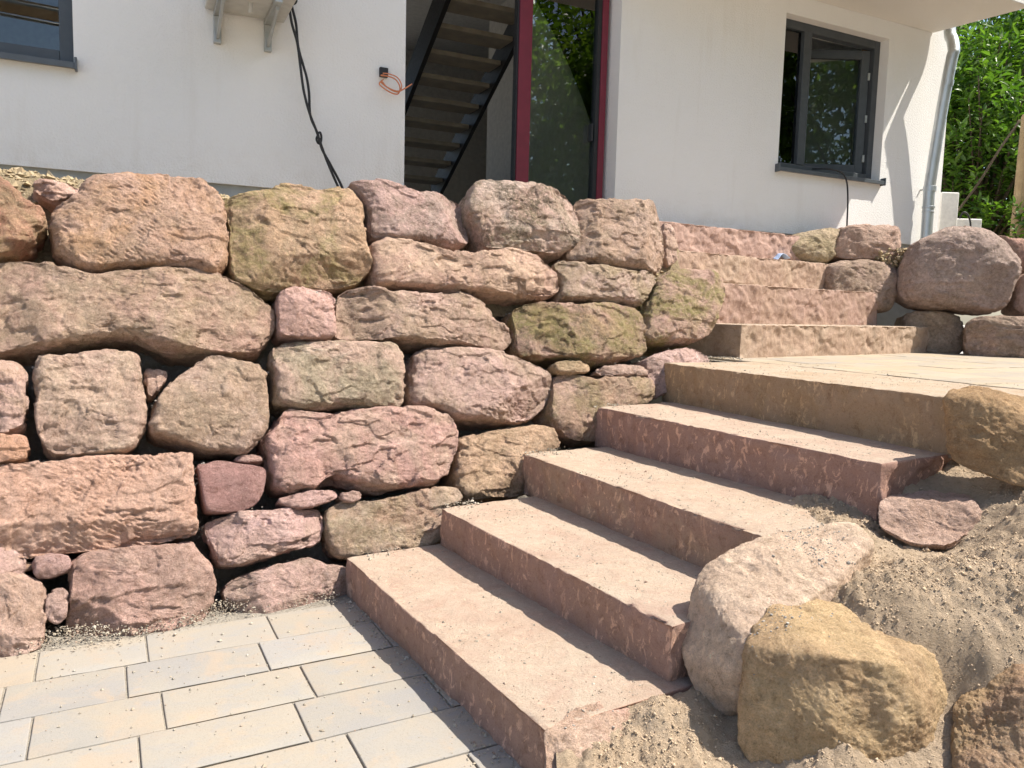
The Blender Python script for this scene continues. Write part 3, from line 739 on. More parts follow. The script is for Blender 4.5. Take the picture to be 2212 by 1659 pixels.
 {'c': (0.45, 0.32, 0.28), 'c2': (0.43, 0.32, 0.25), 'li': 0.2, 'fr': 0.15, 'l': 'large rounded grey-pink stone with sloping right shoulder', 'o': [-0.1638, 3.5408, 0.713], 'p': [(-0.313, 0.159), (-0.265, 0.183), (-0.143, 0.188), (-0.027, 0.182), (0.076, 0.17), (0.123, 0.155), (0.193, 0.124), (0.247, 0.097), (0.327, 0.061), (0.364, 0.029), (0.383, -0.01), (0.369, -0.055), (0.33, -0.099), (0.278, -0.142), (0.222, -0.165), (0.114, -0.17), (-0.007, -0.172), (-0.107, -0.162), (-0.195, -0.147), (-0.249, -0.109), (-0.29, -0.094), (-0.361, -0.08), (-0.371, -0.049), (-0.357, 0.019), (-0.341, 0.088)]},
 {'c': (0.46, 0.29, 0.25), 'c2': (0.46, 0.33, 0.26), 'li': 0.15, 'fr': 0.16, 'fl': 1, 'l': 'large pink boulder with a smooth scooped hollow', 'o': [-0.6704, 3.1409, 0.4659], 'p': [(-0.351, 0.089), (-0.313, 0.117), (-0.285, 0.166), (-0.259, 0.192), (-0.193, 0.18), (-0.081, 0.162), (-0.047, 0.186), (0.032, 0.185), (0.166, 0.176), (0.306, 0.163), (0.377, 0.149), (0.418, 0.129), (0.443, 0.093), (0.45, 0.044), (0.44, -0.017), (0.415, -0.084), (0.378, -0.134), (0.331, -0.163), (0.287, -0.169), (0.19, -0.163), (0.089, -0.162), (0.032, -0.147), (-0.017, -0.124), (-0.067, -0.116), (-0.111, -0.115), (-0.144, -0.13), (-0.194, -0.14), (-0.254, -0.143), (-0.312, -0.134), (-0.339, -0.105), (-0.343, -0.057), (-0.337, -0.015), (-0.347, 0.028), (-0.359, 0.059)], 'dn': [(-0.101, -0.059, 0.065, 0.022, 0), (-0.128, -0.105, 0.05, 0.018, 0)]},
 {'c': (0.31, 0.175, 0.16), 'c2': (0.29, 0.17, 0.155), 'li': 0.0, 'fr': 0.035, 'fl': 0.1, 'sm': 1, 'l': 'flat dark red-brown stone', 'o': [-1.0361, 2.7897, 0.4227], 'p': [(-0.11, 0.08), (-0.079, 0.078), (-0.04, 0.089), (-0.003, 0.083), (0.04, 0.068), (0.095, 0.058), (0.136, 0.043), (0.129, -0.004), (0.114, -0.049), (0.088, -0.087), (0.043, -0.105), (-0.028, -0.106), (-0.085, -0.099), (-0.094, -0.073), (-0.1, -0.011), (-0.105, 0.035)]},
 {'c': (0.42, 0.28, 0.25), 'c2': (0.4, 0.27, 0.23), 'li': 0.05, 'fr': 0.03, 'o': [-0.9949, 2.8798, 0.4964], 'p': [(-0.057, 0.003), (-0.028, 0.015), (0.017, 0.018), (0.05, 0.006), (0.051, -0.015), (0.003, -0.017), (-0.036, -0.011)]},
 {'c': (0.46, 0.27, 0.17), 'c2': (0.44, 0.26, 0.18), 'li': 0.1, 'fr': 0.06, 'o': [-1.6513, 2.5205, 0.5767], 'p': [(-0.053, 0.051), (-0.011, 0.051), (0.024, 0.049), (0.041, 0.024), (0.045, -0.013), (0.04, -0.036), (0.005, -0.041), (-0.037, -0.042), (-0.054, -0.044)]},
 {'c': (0.52, 0.33, 0.24), 'c2': (0.5, 0.34, 0.26), 'li': 0.05, 'fr': 0.08, 'ch': 1, 'bl': 1, 'l': 'large salmon dressed block with rows of chisel marks', 'o': [-1.3863, 2.6099, 0.3874], 'p': [(-0.337, 0.147), (-0.312, 0.15), (-0.261, 0.151), (-0.182, 0.155), (-0.091, 0.156), (0.002, 0.156), (0.099, 0.154), (0.2, 0.152), (0.242, 0.155), (0.273, 0.15), (0.276, 0.115), (0.276, 0.036), (0.276, -0.049), (0.27, -0.125), (0.254, -0.154), (0.208, -0.156), (0.133, -0.162), (0.037, -0.157), (-0.056, -0.153), (-0.145, -0.153), (-0.232, -0.154), (-0.274, -0.153), (-0.315, -0.137), (-0.34, -0.124)]},
 {'c': (0.38, 0.26, 0.18), 'c2': (0.36, 0.24, 0.17), 'li': 0.1, 'fr': 0.03, 'o': [-1.6051, 2.4325, 0.2172], 'p': [(-0.056, 0.03), (0.003, 0.019), (0.052, 0.007), (0.055, -0.023), (0.002, -0.02), (-0.056, -0.014)]},
 {'c': (0.38, 0.25, 0.23), 'c2': (0.36, 0.24, 0.21), 'li': 0.1, 'fr': 0.05, 'fl': 1, 'o': [-1.4866, 2.4454, 0.2153], 'p': [(-0.055, 0.035), (-0.019, 0.038), (0.038, 0.032), (0.05, 0.008), (0.047, -0.022), (0.014, -0.032), (-0.025, -0.038), (-0.05, -0.022)]},
 {'c': (0.4, 0.28, 0.25), 'c2': (0.38, 0.27, 0.23), 'li': 0.1, 'fr': 0.05, 'fl': 1, 'o': [-1.4576, 2.41, 0.0987], 'p': [(-0.025, 0.026), (-0.009, 0.048), (0.015, 0.05), (0.032, 0.031), (0.028, -0.003), (0.016, -0.044), (-0.001, -0.058), (-0.026, -0.042), (-0.03, -0.007)]},
 {'c': (0.47, 0.34, 0.28), 'c2': (0.44, 0.31, 0.24), 'li': 0.25, 'fr': 0.12, 'o': [-1.5558, 2.4034, 0.0671], 'p': [(-0.091, 0.148), (-0.042, 0.143), (0.0, 0.131), (0.034, 0.109), (0.055, 0.081), (0.056, 0.022), (0.052, -0.036), (0.045, -0.097), (0.038, -0.119), (-0.008, -0.125), (-0.045, -0.127), (-0.094, -0.131)]},
 {'c': (0.42, 0.29, 0.24), 'c2': (0.42, 0.27, 0.22), 'li': 0.3, 'fr': 0.14, 'l': 'large pink-brown foundation stone with rounded shoulders', 'o': [-1.2787, 2.589, 0.0759], 'p': [(-0.197, 0.13), (-0.174, 0.152), (-0.128, 0.159), (-0.044, 0.155), (0.053, 0.15), (0.128, 0.146), (0.169, 0.146), (0.178, 0.12), (0.207, 0.083), (0.235, 0.029), (0.243, -0.005), (0.229, -0.046), (0.221, -0.098), (0.187, -0.135), (0.111, -0.147), (0.062, -0.153), (-0.01, -0.15), (-0.075, -0.148), (-0.148, -0.139), (-0.192, -0.14), (-0.218, -0.126), (-0.216, -0.063), (-0.213, -0.024), (-0.205, 0.025), (-0.205, 0.08)]},
 {'c': (0.48, 0.33, 0.31), 'c2': (0.45, 0.32, 0.27), 'li': 0.1, 'fr': 0.1, 'l': 'lumpy mauve-pink stone tilted up to the right', 'o': [-0.9352, 2.8169, 0.2164], 'p': [(-0.191, 0.073), (-0.151, 0.077), (-0.096, 0.093), (-0.073, 0.102), (0.015, 0.092), (0.13, 0.082), (0.218, 0.072), (0.23, 0.041), (0.227, -0.012), (0.218, -0.041), (0.193, -0.055), (0.145, -0.061), (0.086, -0.07), (0.028, -0.085), (-0.028, -0.088), (-0.083, -0.097), (-0.147, -0.092), (-0.166, -0.063), (-0.174, -0.018), (-0.187, 0.011), (-0.193, 0.04)], 'dn': [(0.011, 0.045, 0.014, 0.016, 1), (0.157, -0.039, 0.009, 0.03, 0)]},
 {'c': (0.42, 0.33, 0.25), 'c2': (0.4, 0.27, 0.2), 'li': 0.6, 'mo': 0.2, 'fr': 0.1, 'l': 'olive-brown weathered stone beside the second step', 'o': [-0.4884, 3.0796, 0.2162], 'p': [(-0.199, 0.088), (-0.16, 0.093), (-0.085, 0.079), (-0.004, 0.089), (0.099, 0.098), (0.206, 0.107), (0.276, 0.097), (0.305, 0.071), (0.306, 0.051), (0.259, 0.029), (0.242, -0.008), (0.217, -0.057), (0.17, -0.134), (0.066, -0.139), (-0.034, -0.141), (-0.13, -0.136), (-0.223, -0.129), (-0.258, -0.112), (-0.271, -0.069), (-0.277, -0.009), (-0.268, 0.05), (-0.237, 0.083)]},
 {'c': (0.46, 0.32, 0.28), 'c2': (0.38, 0.28, 0.23), 'li': 0.45, 'fr': 0.1, 'l': 'low stone wedged against the bottom step', 'o': [-0.8379, 2.7862, 0.021], 'p': [(-0.216, 0.04), (-0.166, 0.07), (-0.099, 0.088), (-0.015, 0.095), (0.09, 0.109), (0.135, 0.082), (0.224, 0.058), (0.251, 0.024), (0.244, -0.068), (0.201, -0.084), (0.112, -0.083), (0.025, -0.082), (-0.059, -0.084), (-0.14, -0.081), (-0.176, -0.069), (-0.2, -0.027), (-0.213, 0.012)]},
 {'c': (0.45, 0.32, 0.21), 'c2': (0.4, 0.28, 0.19), 'li': 0.35, 'mo': 0.1, 'fr': 0.1, 'ch': 0.5, 'bl': 1, 'l': 'square tan dressed stone beside the third step', 'o': [-0.0462, 3.424, 0.4036], 'p': [(-0.228, 0.103), (-0.135, 0.118), (-0.014, 0.135), (0.109, 0.146), (0.21, 0.148), (0.265, 0.122), (0.284, 0.084), (0.29, 0.05), (0.235, 0.014), (0.147, -0.051), (0.121, -0.12), (0.101, -0.16), (-0.028, -0.168), (-0.144, -0.166), (-0.225, -0.16), (-0.256, -0.124), (-0.26, -0.057), (-0.245, 0.016), (-0.226, 0.069)]},
 {'c': (0.4, 0.28, 0.22), 'c2': (0.36, 0.25, 0.17), 'li': 0.6, 'mo': 0.35, 'fr': 0.1, 'l': 'mossy notched stone beside the fourth step', 'o': [0.4086, 3.7921, 0.627], 'p': [(-0.231, 0.133), (-0.179, 0.147), (-0.082, 0.129), (0.007, 0.111), (0.136, 0.128), (0.254, 0.121), (0.322, 0.107), (0.35, 0.077), (0.333, 0.028), (0.305, -0.02), (0.212, -0.048), (0.108, -0.075), (0.021, -0.117), (-0.024, -0.191), (-0.151, -0.19), (-0.236, -0.17), (-0.279, -0.122), (-0.305, -0.084), (-0.299, -0.009), (-0.263, 0.042)]},
 {'c': (0.42, 0.32, 0.2), 'c2': (0.4, 0.29, 0.18), 'li': 0.3, 'mo': 0.2, 'fr': 0.04, 'o': [0.2832, 3.7452, 0.8111], 'p': [(-0.113, 0.02), (-0.047, 0.035), (0.061, 0.029), (0.098, 0.005), (0.086, -0.026), (0.01, -0.036), (-0.096, -0.026)]},
 {'c': (0.45, 0.33, 0.28), 'c2': (0.42, 0.31, 0.25), 'li': 0.2, 'fr': 0.04, 'o': [0.5586, 3.8966, 0.7875], 'p': [(-0.18, 0.002), (-0.107, 0.029), (0.02, 0.031), (0.13, 0.025), (0.143, -0.004), (0.127, -0.029), (0.006, -0.03), (-0.138, -0.023)]},
 {'c': (0.46, 0.33, 0.3), 'c2': (0.44, 0.31, 0.27), 'li': 0.2, 'fr': 0.06, 'fl': 1, 'o': [0.8508, 4.0908, 0.7956], 'p': [(-0.208, 0.045), (-0.094, 0.086), (0.005, 0.094), (0.13, 0.109), (0.205, 0.093), (0.268, 0.052), (0.24, 0.017), (0.134, -0.037), (-0.009, -0.077), (-0.088, -0.133), (-0.187, -0.154), (-0.199, -0.08), (-0.197, -0.014)]},
 {'c': (0.44, 0.3, 0.28), 'c2': (0.42, 0.28, 0.25), 'li': 0.05, 'fr': 0.04, 'o': [-0.7738, 2.9115, 0.3402], 'p': [(-0.125, 0.004), (-0.072, 0.019), (-0.0, 0.027), (0.091, 0.027), (0.111, 0.016), (0.105, -0.014), (0.024, -0.029), (-0.048, -0.033), (-0.087, -0.017)]},
 {'c': (0.42, 0.3, 0.25), 'c2': (0.4, 0.28, 0.24), 'li': 0.1, 'fr': 0.03, 'o': [-0.6307, 2.9837, 0.3341], 'p': [(-0.046, 0.018), (0.004, 0.02), (0.044, 0.012), (0.038, -0.015), (-0.001, -0.023), (-0.038, -0.013)]}]
SIDE_STONES=[{'c': (0.42, 0.35, 0.24), 'c2': (0.38, 0.31, 0.2), 'li': 0.4, 'mo': 0.25, 'fr': 0.14, 'l': 'tan stone beside the topmost step', 'o': [2.3587, 6.1208, 1.6379], 'p': [(-0.274, 0.05), (-0.185, 0.085), (0.009, 0.139), (0.208, 0.157), (0.253, 0.135), (0.22, 0.047), (0.18, -0.004), (0.186, -0.077), (0.093, -0.131), (-0.013, -0.147), (-0.131, -0.116), (-0.248, -0.098), (-0.298, -0.04)], 'az': 70},
 {'c': (0.42, 0.31, 0.25), 'c2': (0.4, 0.27, 0.21), 'li': 0.2, 'fr': 0.12, 'bl': 1, 'l': 'square pinkish stone below the house window', 'o': [2.8123, 6.2007, 1.6792], 'p': [(-0.26, 0.097), (-0.217, 0.136), (-0.016, 0.149), (0.277, 0.162), (0.306, 0.114), (0.297, -0.011), (0.273, -0.087), (0.228, -0.132), (-0.02, -0.136), (-0.221, -0.138), (-0.32, -0.112), (-0.326, -0.04)], 'az': 75},
 {'c': (0.36, 0.27, 0.22), 'c2': (0.33, 0.25, 0.19), 'li': 0.4, 'fr': 0.12, 'l': 'dark stone carrying the square pinkish one', 'o': [2.7625, 6.0807, 1.3428], 'p': [(-0.345, 0.159), (-0.205, 0.186), (0.007, 0.199), (0.267, 0.195), (0.317, 0.148), (0.323, 0.026), (0.292, -0.098), (0.218, -0.186), (0.145, -0.212), (0.059, -0.202), (-0.069, -0.144), (-0.279, -0.09), (-0.369, -0.057), (-0.36, 0.075)], 'az': 75},
 {'c': (0.41, 0.325, 0.285), 'c2': (0.37, 0.29, 0.25), 'li': 0.35, 'fr': 0.26, 'l': 'large rounded mauve boulder on top', 'o': [3.42, 5.9506, 1.4883], 'p': [(-0.422, -0.008), (-0.392, 0.089), (-0.35, 0.173), (-0.286, 0.234), (-0.188, 0.288), (-0.08, 0.331), (0.029, 0.332), (0.138, 0.315), (0.225, 0.274), (0.302, 0.204), (0.369, 0.111), (0.413, 0.053), (0.405, -0.029), (0.356, -0.158), (0.349, -0.252), (0.276, -0.324), (0.159, -0.345), (-0.004, -0.32), (-0.168, -0.313), (-0.301, -0.292), (-0.403, -0.235), (-0.429, -0.128)], 'az': 100},
 {'c': (0.4, 0.24, 0.19), 'c2': (0.38, 0.25, 0.18), 'li': 0.3, 'fr': 0.14, 'o': [4.2511, 6.5002, 1.6646], 'p': [(-0.22, 0.153), (-0.125, 0.121), (0.028, 0.11), (0.203, 0.092), (0.232, -0.1), (0.096, -0.192), (-0.045, -0.169), (-0.168, -0.016)], 'az': 100},
 {'c': (0.4, 0.29, 0.24), 'c2': (0.36, 0.26, 0.2), 'li': 0.35, 'fr': 0.14, 'o': [3.9175, 5.8502, 1.2919], 'p': [(-0.137, 0.04), (-0.085, 0.17), (0.047, 0.196), (0.14, 0.139), (0.16, -0.116), (0.061, -0.165), (-0.06, -0.163), (-0.126, -0.1)], 'az': 105},
 {'c': (0.4, 0.31, 0.22), 'c2': (0.36, 0.27, 0.18), 'li': 0.4, 'fr': 0.12, 'l': 'dim brown stone at the end of the lowest upper step', 'o': [3.3108, 6.0202, 0.9885], 'p': [(-0.245, 0.137), (-0.145, 0.17), (0.023, 0.181), (0.135, 0.148), (0.181, 0.077), (0.19, -0.019), (0.199, -0.126), (0.146, -0.188), (-0.054, -0.184), (-0.189, -0.176), (-0.24, -0.02)], 'az': 100},
 {'c': (0.36, 0.27, 0.22), 'c2': (0.33, 0.25, 0.19), 'li': 0.5, 'fr': 0.12, 'l': 'dark brown stone resting on the landing', 'o': [3.5644, 5.6011, 0.9827], 'p': [(-0.244, 0.074), (-0.188, 0.133), (-0.071, 0.15), (0.101, 0.152), (0.224, 0.15), (0.293, 0.081), (0.306, -0.183), (0.119, -0.182), (-0.073, -0.18), (-0.221, -0.165), (-0.248, -0.029)], 'az': 112},
 {'c': (0.4, 0.3, 0.24), 'c2': (0.36, 0.26, 0.2), 'li': 0.4, 'fr': 0.14, 'o': [3.951, 5.3007, 0.9508], 'p': [(-0.208, 0.113), (-0.032, 0.162), (0.145, 0.125), (0.198, -0.083), (0.072, -0.152), (-0.175, -0.166)], 'az': 112}]
BOULDERS={'pit': [(0.542, 1.84, 0.102), (0.512, 1.86, 0.107), (0.483, 1.9, 0.172), (0.47, 1.93, 0.207), (0.478, 1.96, 0.248), (0.495, 2.0, 0.309), (0.512, 2.02, 0.362), (0.536, 2.05, 0.393), (0.665, 2.11, 0.453), (0.743, 2.14, 0.478), (0.916, 2.2, 0.487), (0.988, 2.2, 0.486), (1.018, 2.13, 0.448), (0.936, 2.04, 0.424), (0.784, 1.92, 0.369), (0.682, 1.84, 0.347), (0.534, 1.92, 0.354), (0.561, 1.83, 0.34), (0.603, 1.78, 0.331), (0.544, 1.79, 0.247), (0.593, 1.79, 0.17), (0.596, 1.76, 0.283), (1.025, 2.15, 0.226), (0.897, 2.0, 0.199)], 'ochre': [(0.559, 1.72, 0.1), (0.563, 1.73, 0.182), (0.584, 1.75, 0.314), (0.657, 1.86, 0.374), (0.717, 1.9, 0.373), (0.776, 1.93, 0.367), (0.874, 1.91, 0.331), (0.978, 1.91, 0.323), (1.031, 1.88, 0.313), (1.087, 1.83, 0.283), (1.095, 1.79, 0.212), (1.078, 1.77, 0.167), (1.0, 1.7, 0.116), (0.972, 1.66, 0.058), (0.777, 1.61, 0.063), (0.588, 1.66, 0.062), (0.677, 1.76, 0.342), (0.747, 1.665, 0.339), (0.89, 1.67, 0.324), (0.916, 1.65, 0.26), (0.631, 1.73, 0.324)], 'brown': [(1.025, 1.68, 0.136), (1.046, 1.72, 0.22), (1.124, 1.78, 0.268), (1.201, 1.84, 0.295), (1.258, 1.86, 0.296), (1.35, 1.88, 0.281), (1.403, 1.84, 0.247), (1.298, 1.66, 0.185), (1.106, 1.5, 0.137), (0.981, 1.56, 0.105), (1.139, 1.7, 0.289), (1.171, 1.62, 0.312)], 'block': [(1.402, 2.45, 0.848), (1.438, 2.5, 0.868), (1.523, 2.56, 0.879), (1.593, 2.58, 0.87), (1.687, 2.52, 0.831), (1.762, 2.45, 0.802), (1.732, 2.32, 0.696), (1.625, 2.26, 0.593), (1.499, 2.32, 0.613), (1.415, 2.4, 0.64), (1.409, 2.43, 0.706), (1.484, 2.45, 0.87), (1.576, 2.36, 0.829), (1.634, 2.3, 0.787)], 'buried': [(1.148, 2.34, 0.531), (1.18, 2.36, 0.551), (1.285, 2.36, 0.539), (1.303, 2.34, 0.533), (1.418, 2.32, 0.539), (1.435, 2.3, 0.506), (1.424, 2.27, 0.471), (1.305, 2.2, 0.423), (1.202, 2.22, 0.423), (1.13, 2.28, 0.46), (1.518, 2.5, 0.516), (1.287, 2.55, 0.516)], 'foot': [(0.094, 1.66, 0.137), (0.127, 1.71, 0.136), (0.187, 1.78, 0.135), (0.248, 1.82, 0.133), (0.313, 1.87, 0.127), (0.377, 1.9, 0.115), (0.423, 1.88, 0.112), (0.41, 1.82, 0.097), (0.308, 1.7, 0.074), (0.217, 1.62, 0.07), (0.148, 1.57, 0.064), (0.088, 1.58, 0.07), (0.141, 1.66, 0.135), (0.237, 1.73, 0.143)]}


# ------------------------------------------------------------ ground, banks
def sheet(name, x0, x1, y0, y1, step, zf, mat, kind='structure'):
    X, Y = np.meshgrid(np.arange(x0, x1 + step / 2, step), np.arange(y0, y1 + step / 2, step), indexing='ij')
    P = np.c_[X.ravel(), Y.ravel()]
    Zs = zf(P)
    n, mm = X.shape
    idx = np.arange(n * mm).reshape(n, mm)
    F = np.c_[idx[:-1, :-1].ravel(), idx[1:, :-1].ravel(), idx[1:, 1:].ravel(), idx[:-1, 1:].ravel()]
    o = obj(name, mesh_np(name, np.c_[P, Zs], F, mat))
    return tag(o, kind=kind)

g = MB(); g.v = [(-150, -150, -.06), (150, -150, -.06), (150, 150, -.06), (-150, 150, -.06)]; g.q = [(0, 1, 2, 3)]
tag(g.build('ground', M_YARD), kind='structure')

# backfill behind the dry stone wall
def bank():
    us, vv = np.arange(-3.4, 1.08, .02), np.arange(-.3, 1.48, .02)
    A, B = np.meshgrid(us, vv, indexing='ij')
    P = np.array([0, 3.176, 0]) + A.ravel()[:, None] * WU + B.ravel()[:, None] * WV
    P = P - WN * (.205 + .05 * fbm(P, 6, 4, 5) + .012 * fbm(P, 40, 2, 6))[:, None]
    idx = np.arange(A.size).reshape(A.shape)
    F = np.c_[idx[:-1, :-1].ravel(), idx[1:, :-1].ravel(), idx[1:, 1:].ravel(), idx[:-1, 1:].ravel()]
    return mesh_np('gravel_bank', P, F, M_BANK)
tag(obj('gravel_bank', bank()), kind='structure')

# upper terrace strip between wall and house
def terrace_z(P):
    q = np.c_[P, np.zeros(len(P))]
    d = (P[:, 1] - 3.176 - .588 * P[:, 0] - .45 * 1.6) / 1.16       # distance behind wall crest
    z = 1.47 + .10 * np.clip((d - .1) / .5, 0, 1) + .035 * fbm(q, 3.5, 4, 2) + .02 * fbm(q, 14, 3, 3)
    z = z + .045 * np.exp(-((P[:, 0] + 2.1) / .55) ** 2)
    return z - 1.6 * np.clip(.22 - d, 0, 1)
def terrace():
    us, vv = np.arange(-3.6, 2.15, .025), np.arange(-.05, 2.0, .025)
    A, B = np.meshgrid(us, vv, indexing='ij')
    base = np.array([0, 3.176 + .45 * 1.6])
    P = base + A.ravel()[:, None] * WU[:2] + B.ravel()[:, None] * np.array([-WU[1], WU[0]])
    z = terrace_z(P)
    idx = np.arange(A.size).reshape(A.shape)
    F = np.c_[idx[:-1, :-1].ravel(), idx[1:, :-1].ravel(), idx[1:, 1:].ravel(), idx[:-1, 1:].ravel()]
    keep = (P[:, 0] < 1.0)
    F = F[keep[F].all(1)]
    return mesh_np('terrace_soil', np.c_[P, z], F, M_SOIL)
tag(obj('terrace_soil', terrace()), kind='structure')

# sand slope on the right of the stairs
SAND = np.array([(1.215, 2.45, 0.44), (1.244, 2.494, 0.53), (1.425, 2.63, 0.6), (1.46, 2.484, 0.535), (1.519, 2.227, 0.56), (1.318, 2.24, 0.41), (1.128, 2.313, 0.44), (1.003, 2.18, 0.385), (1.029, 2.038, 0.39), (0.816, 2.002, 0.355), (1.004, 1.817, 0.37), (1.108, 1.738, 0.31), (1.289, 1.864, 0.46), (1.23, 1.76, 0.36), (1.057, 1.728, 0.2), (0.73, 1.64, 0.167), (0.838, 1.62, 0.122), (0.593, 1.68, 0.067), (0.451, 1.72, 0.096), (0.338, 1.7, 0.105), (0.433, 1.9, 0.103), (0.213, 1.55, 0.107), (0.689, 1.5, 0.071), (0.503, 1.52, 0.072), (1.016, 1.64, 0.104), (0.574, 1.85, 0.109), (2.2, 1.6, 0.5), (2.4, 2.4, 0.62), (2.0, 2.7, 0.66), (1.75, 2.95, 0.7), (0.6, 2.3, 0.22), (0.8, 2.6, 0.35), (0.15, 2.1, 0.0), (1.4, 2.9, 0.5), (3, 3, 0.72), (3, 1.5, 0.55), (0.15, 1.4, 0.1), (0.8, 1.3, 0.08), (1.4, 1.4, 0.25), (1.222, 2.298, 0.425), (0.5, 1.86, 0.155), (0.38, 1.78, 0.15), (1.04, 2.29, 0.462)])
def tps_fit(P, z, lam=.002):
    d = np.linalg.norm(P[:, None] - P[None], axis=2)
    K = np.where(d > 0, d * d * np.log(d + 1e-12), 0) + lam * np.eye(len(P))
    A = np.zeros((len(P) + 3, len(P) + 3)); A[:-3, :-3] = K
    A[:-3, -3:] = np.c_[np.ones(len(P)), P]; A[-3:, :-3] = A[:-3, -3:].T
    w = np.linalg.solve(A, np.concatenate([z, [0, 0, 0]]))
    def ev(Qp):
        out = w[-3] + Qp @ w[-2:]
        for i in range(len(P)):
            d2 = ((Qp - P[i]) ** 2).sum(1)
            out = out + w[i] * .5 * d2 * np.log(d2 + 1e-12)
        return out
    return ev
_tps = tps_fit(SAND[:, :2], SAND[:, 2])
def sand_z(P):
    q = np.c_[P, np.zeros(len(P))]
    z = _tps(P)
    cl = np.clip(fbm(q, 3.6, 3, 81) * 3.2 + .55, 0, 1)             # crumbly patches against trodden smooth ones
    z = z + .020 * fbm(q, 5, 3, 71) + .010 * fbm(q, 13, 2, 72)
    z = z + (.45 + .6 * cl) * (.032 * (np.abs(fbm(q, 20, 4, 73, .68)) - .15) + .014 * np.abs(fbm(q, 55, 2, 75))) + .0025 * fbm(q, 90, 2, 76)
    return np.clip(z, -.05, .80)
def sand_mesh():
    st = .0075
    xs, ys = np.arange(.12, 2.9, st), np.arange(1.25, 3.3, st)
    X, Y = np.meshgrid(xs, ys, indexing='ij'); P = np.c_[X.ravel(), Y.ravel()]
    z = sand_z(P)
    idx = np.arange(X.size).reshape(X.shape)
    F = np.c_[idx[:-1, :-1].ravel(), idx[1:, :-1].ravel(), idx[1:, 1:].ravel(), idx[:-1, 1:].ravel()]
    # keep it to the right of the stair ends
    def right(P): return (P[:, 0] > .10 + (P[:, 1] - 1.55) * .0) & ((P[:, 0] - .10) * .86 + (P[:, 1] - 1.62) * -.50 > -.20 - .0 * P[:, 0])
    ok = right(P)
    return mesh_np('sand_slope', np.c_[P, z], F[ok[F].all(1)], M_SAND)
tag(obj('sand_slope', sand_mesh()), 'damp brown sand slope between boulders and steps', None, None, 'structure')

# wooded slope behind the house corner
def back_z(P):
    q = np.c_[P, np.zeros(len(P))]
    return 1.62 + .25 * np.clip((P[:, 0] - 5.2), 0, 8) + .12 * fbm(q, 1.2, 4, 9)
sheet('garden_slope', 3.0, 14.0, 6.75, 16.0, .15, back_z, M_SOIL)
sheet('side_terrain', 4.7, 14.0, -2.0, 6.8, .15, lambda P: .62 + .9 * np.clip((P[:, 1] - 4.5) / 2.0, 0, 1) + .05 * fbm(np.c_[P, P[:, 0] * 0], 2, 4, 4), M_SOIL)

# ------------------------------------------------------------ lower paving
PA = RAD(90 - 61.9)
E1 = np.array([math.cos(PA), math.sin(PA)]); E2 = np.array([math.sin(PA), -math.cos(PA)])     # along rows, towards camera
PO = np.array([-1.233, 1.923])        # corner of a traced paver, start of row 0
ROWH = .2135
pave = empty('pavement', (0, 0, 0)); tag(pave, kind='structure')
def paver_mesh(L, D, seed, th=.07, gap=.0055):
    a, b = L - gap, D - gap
    V, F, _ = block((0, 0), (a, 0), (a, b), (0, b), -th, 0, seed, res=.05, r=.0035, amp=(.0004, .0008, .0008), chip=.25)
    V = V + np.array([a / 2, 0, -th])
    return mesh_np('paver', V, F, M_PAVER)
PCOL = [((.345, .30, .24), (.305, .285, .255)), ((.32, .295, .255), (.35, .302, .242)), ((.36, .30, .232), (.322, .292, .248)), ((.328, .298, .253), (.297, .28, .26)), ((.345, .302, .244), (.315, .293, .262))]
LENS = {}
_pm = {}
def lay_paver(parent, org, e1, e2, L, D, z, rng, name='paver'):
    key = (round(L, 3), round(D, 3), rng.randint(3))
    if key not in _pm: _pm[key] = paver_mesh(L, D, 3 + key[2] * 7 + int(L * 100))
    o = bpy.data.objects.new(name, _pm[key])
    tilt = rng.uniform(-.003, .003, 2)
    m = Matrix(((e1[0], -e1[1], 0), (e1[1], e1[0], 0), (0, 0, 1)))
    o.matrix_world = Matrix.Translation((org[0], org[1], z + rng.uniform(-.0012, .0012))) @ m.to_4x4() @ Matrix.Rotation(tilt[0] * .6, 4, 'X')
    link(o); o.parent = parent
    c = PCOL[rng.randint(len(PCOL))]
    k = rng.uniform(.93, 1.05)
    o.color = (*[x * k for x in c[0]], 1); o['tone2'] = [x * k for x in c[1]]
    return o
# rows measured from the traced joints; (row index: list of joint positions along the row)
ROWS = {-3: [-.4, -.015, .37, .675, 1.06], -2: [-.32, -.013, .285, .668, 1.05], -1: [-.385, -.08, .222, .605, .99], 0: [-.385, 0., .305, .69, 1.075],
        1: [-.45, -.143, .24, .625, 1.01], 2: [-.36, .025, .33, .712, 1.09], 3: [-.2, .185, .57, .955], 4: [-.35, .035, .34, .725], 5: [-.1, .28, .66]}
rng = np.random.RandomState(8)
for r, js in ROWS.items():
    js = sorted(js)
    js = [js[0] - .385 * 3, js[0] - .385 * 2, js[0] - .385] + js + [js[-1] + .385]
    for a, b in zip(js[:-1], js[1:]):
        # E2 points to the camera: the far edge of the row is at r*ROWH
        far = PO + E1 * a + E2 * (r * ROWH)
        mid = far + E1 * (b - a) / 2 + E2 * ROWH / 2
        wall_d = mid[1] - 3.176 - .588 * mid[0]
        st_d = (mid[0] + .588) * .866 + (mid[1] - 2.805) * .5     # beyond first riser
        if wall_d > -.02 or st_d > .35 or mid[1] < .9: continue
        org = PO + E1 * a + E2 * ((r + 1) * ROWH)                  # near-left corner
        lay_paver(pave, org, E1, E2, b - a, ROWH, 0., rng)
bed = MB(); bed.v = [(-4, .2, -.006), (1.2, .2, -.006), (1.2, 3.6, -.006), (-4, 3.6, -.006)]; bed.q = [(0, 1, 2, 3)]
obj_bed = bed.build('joint_sand', M_BED, pave)
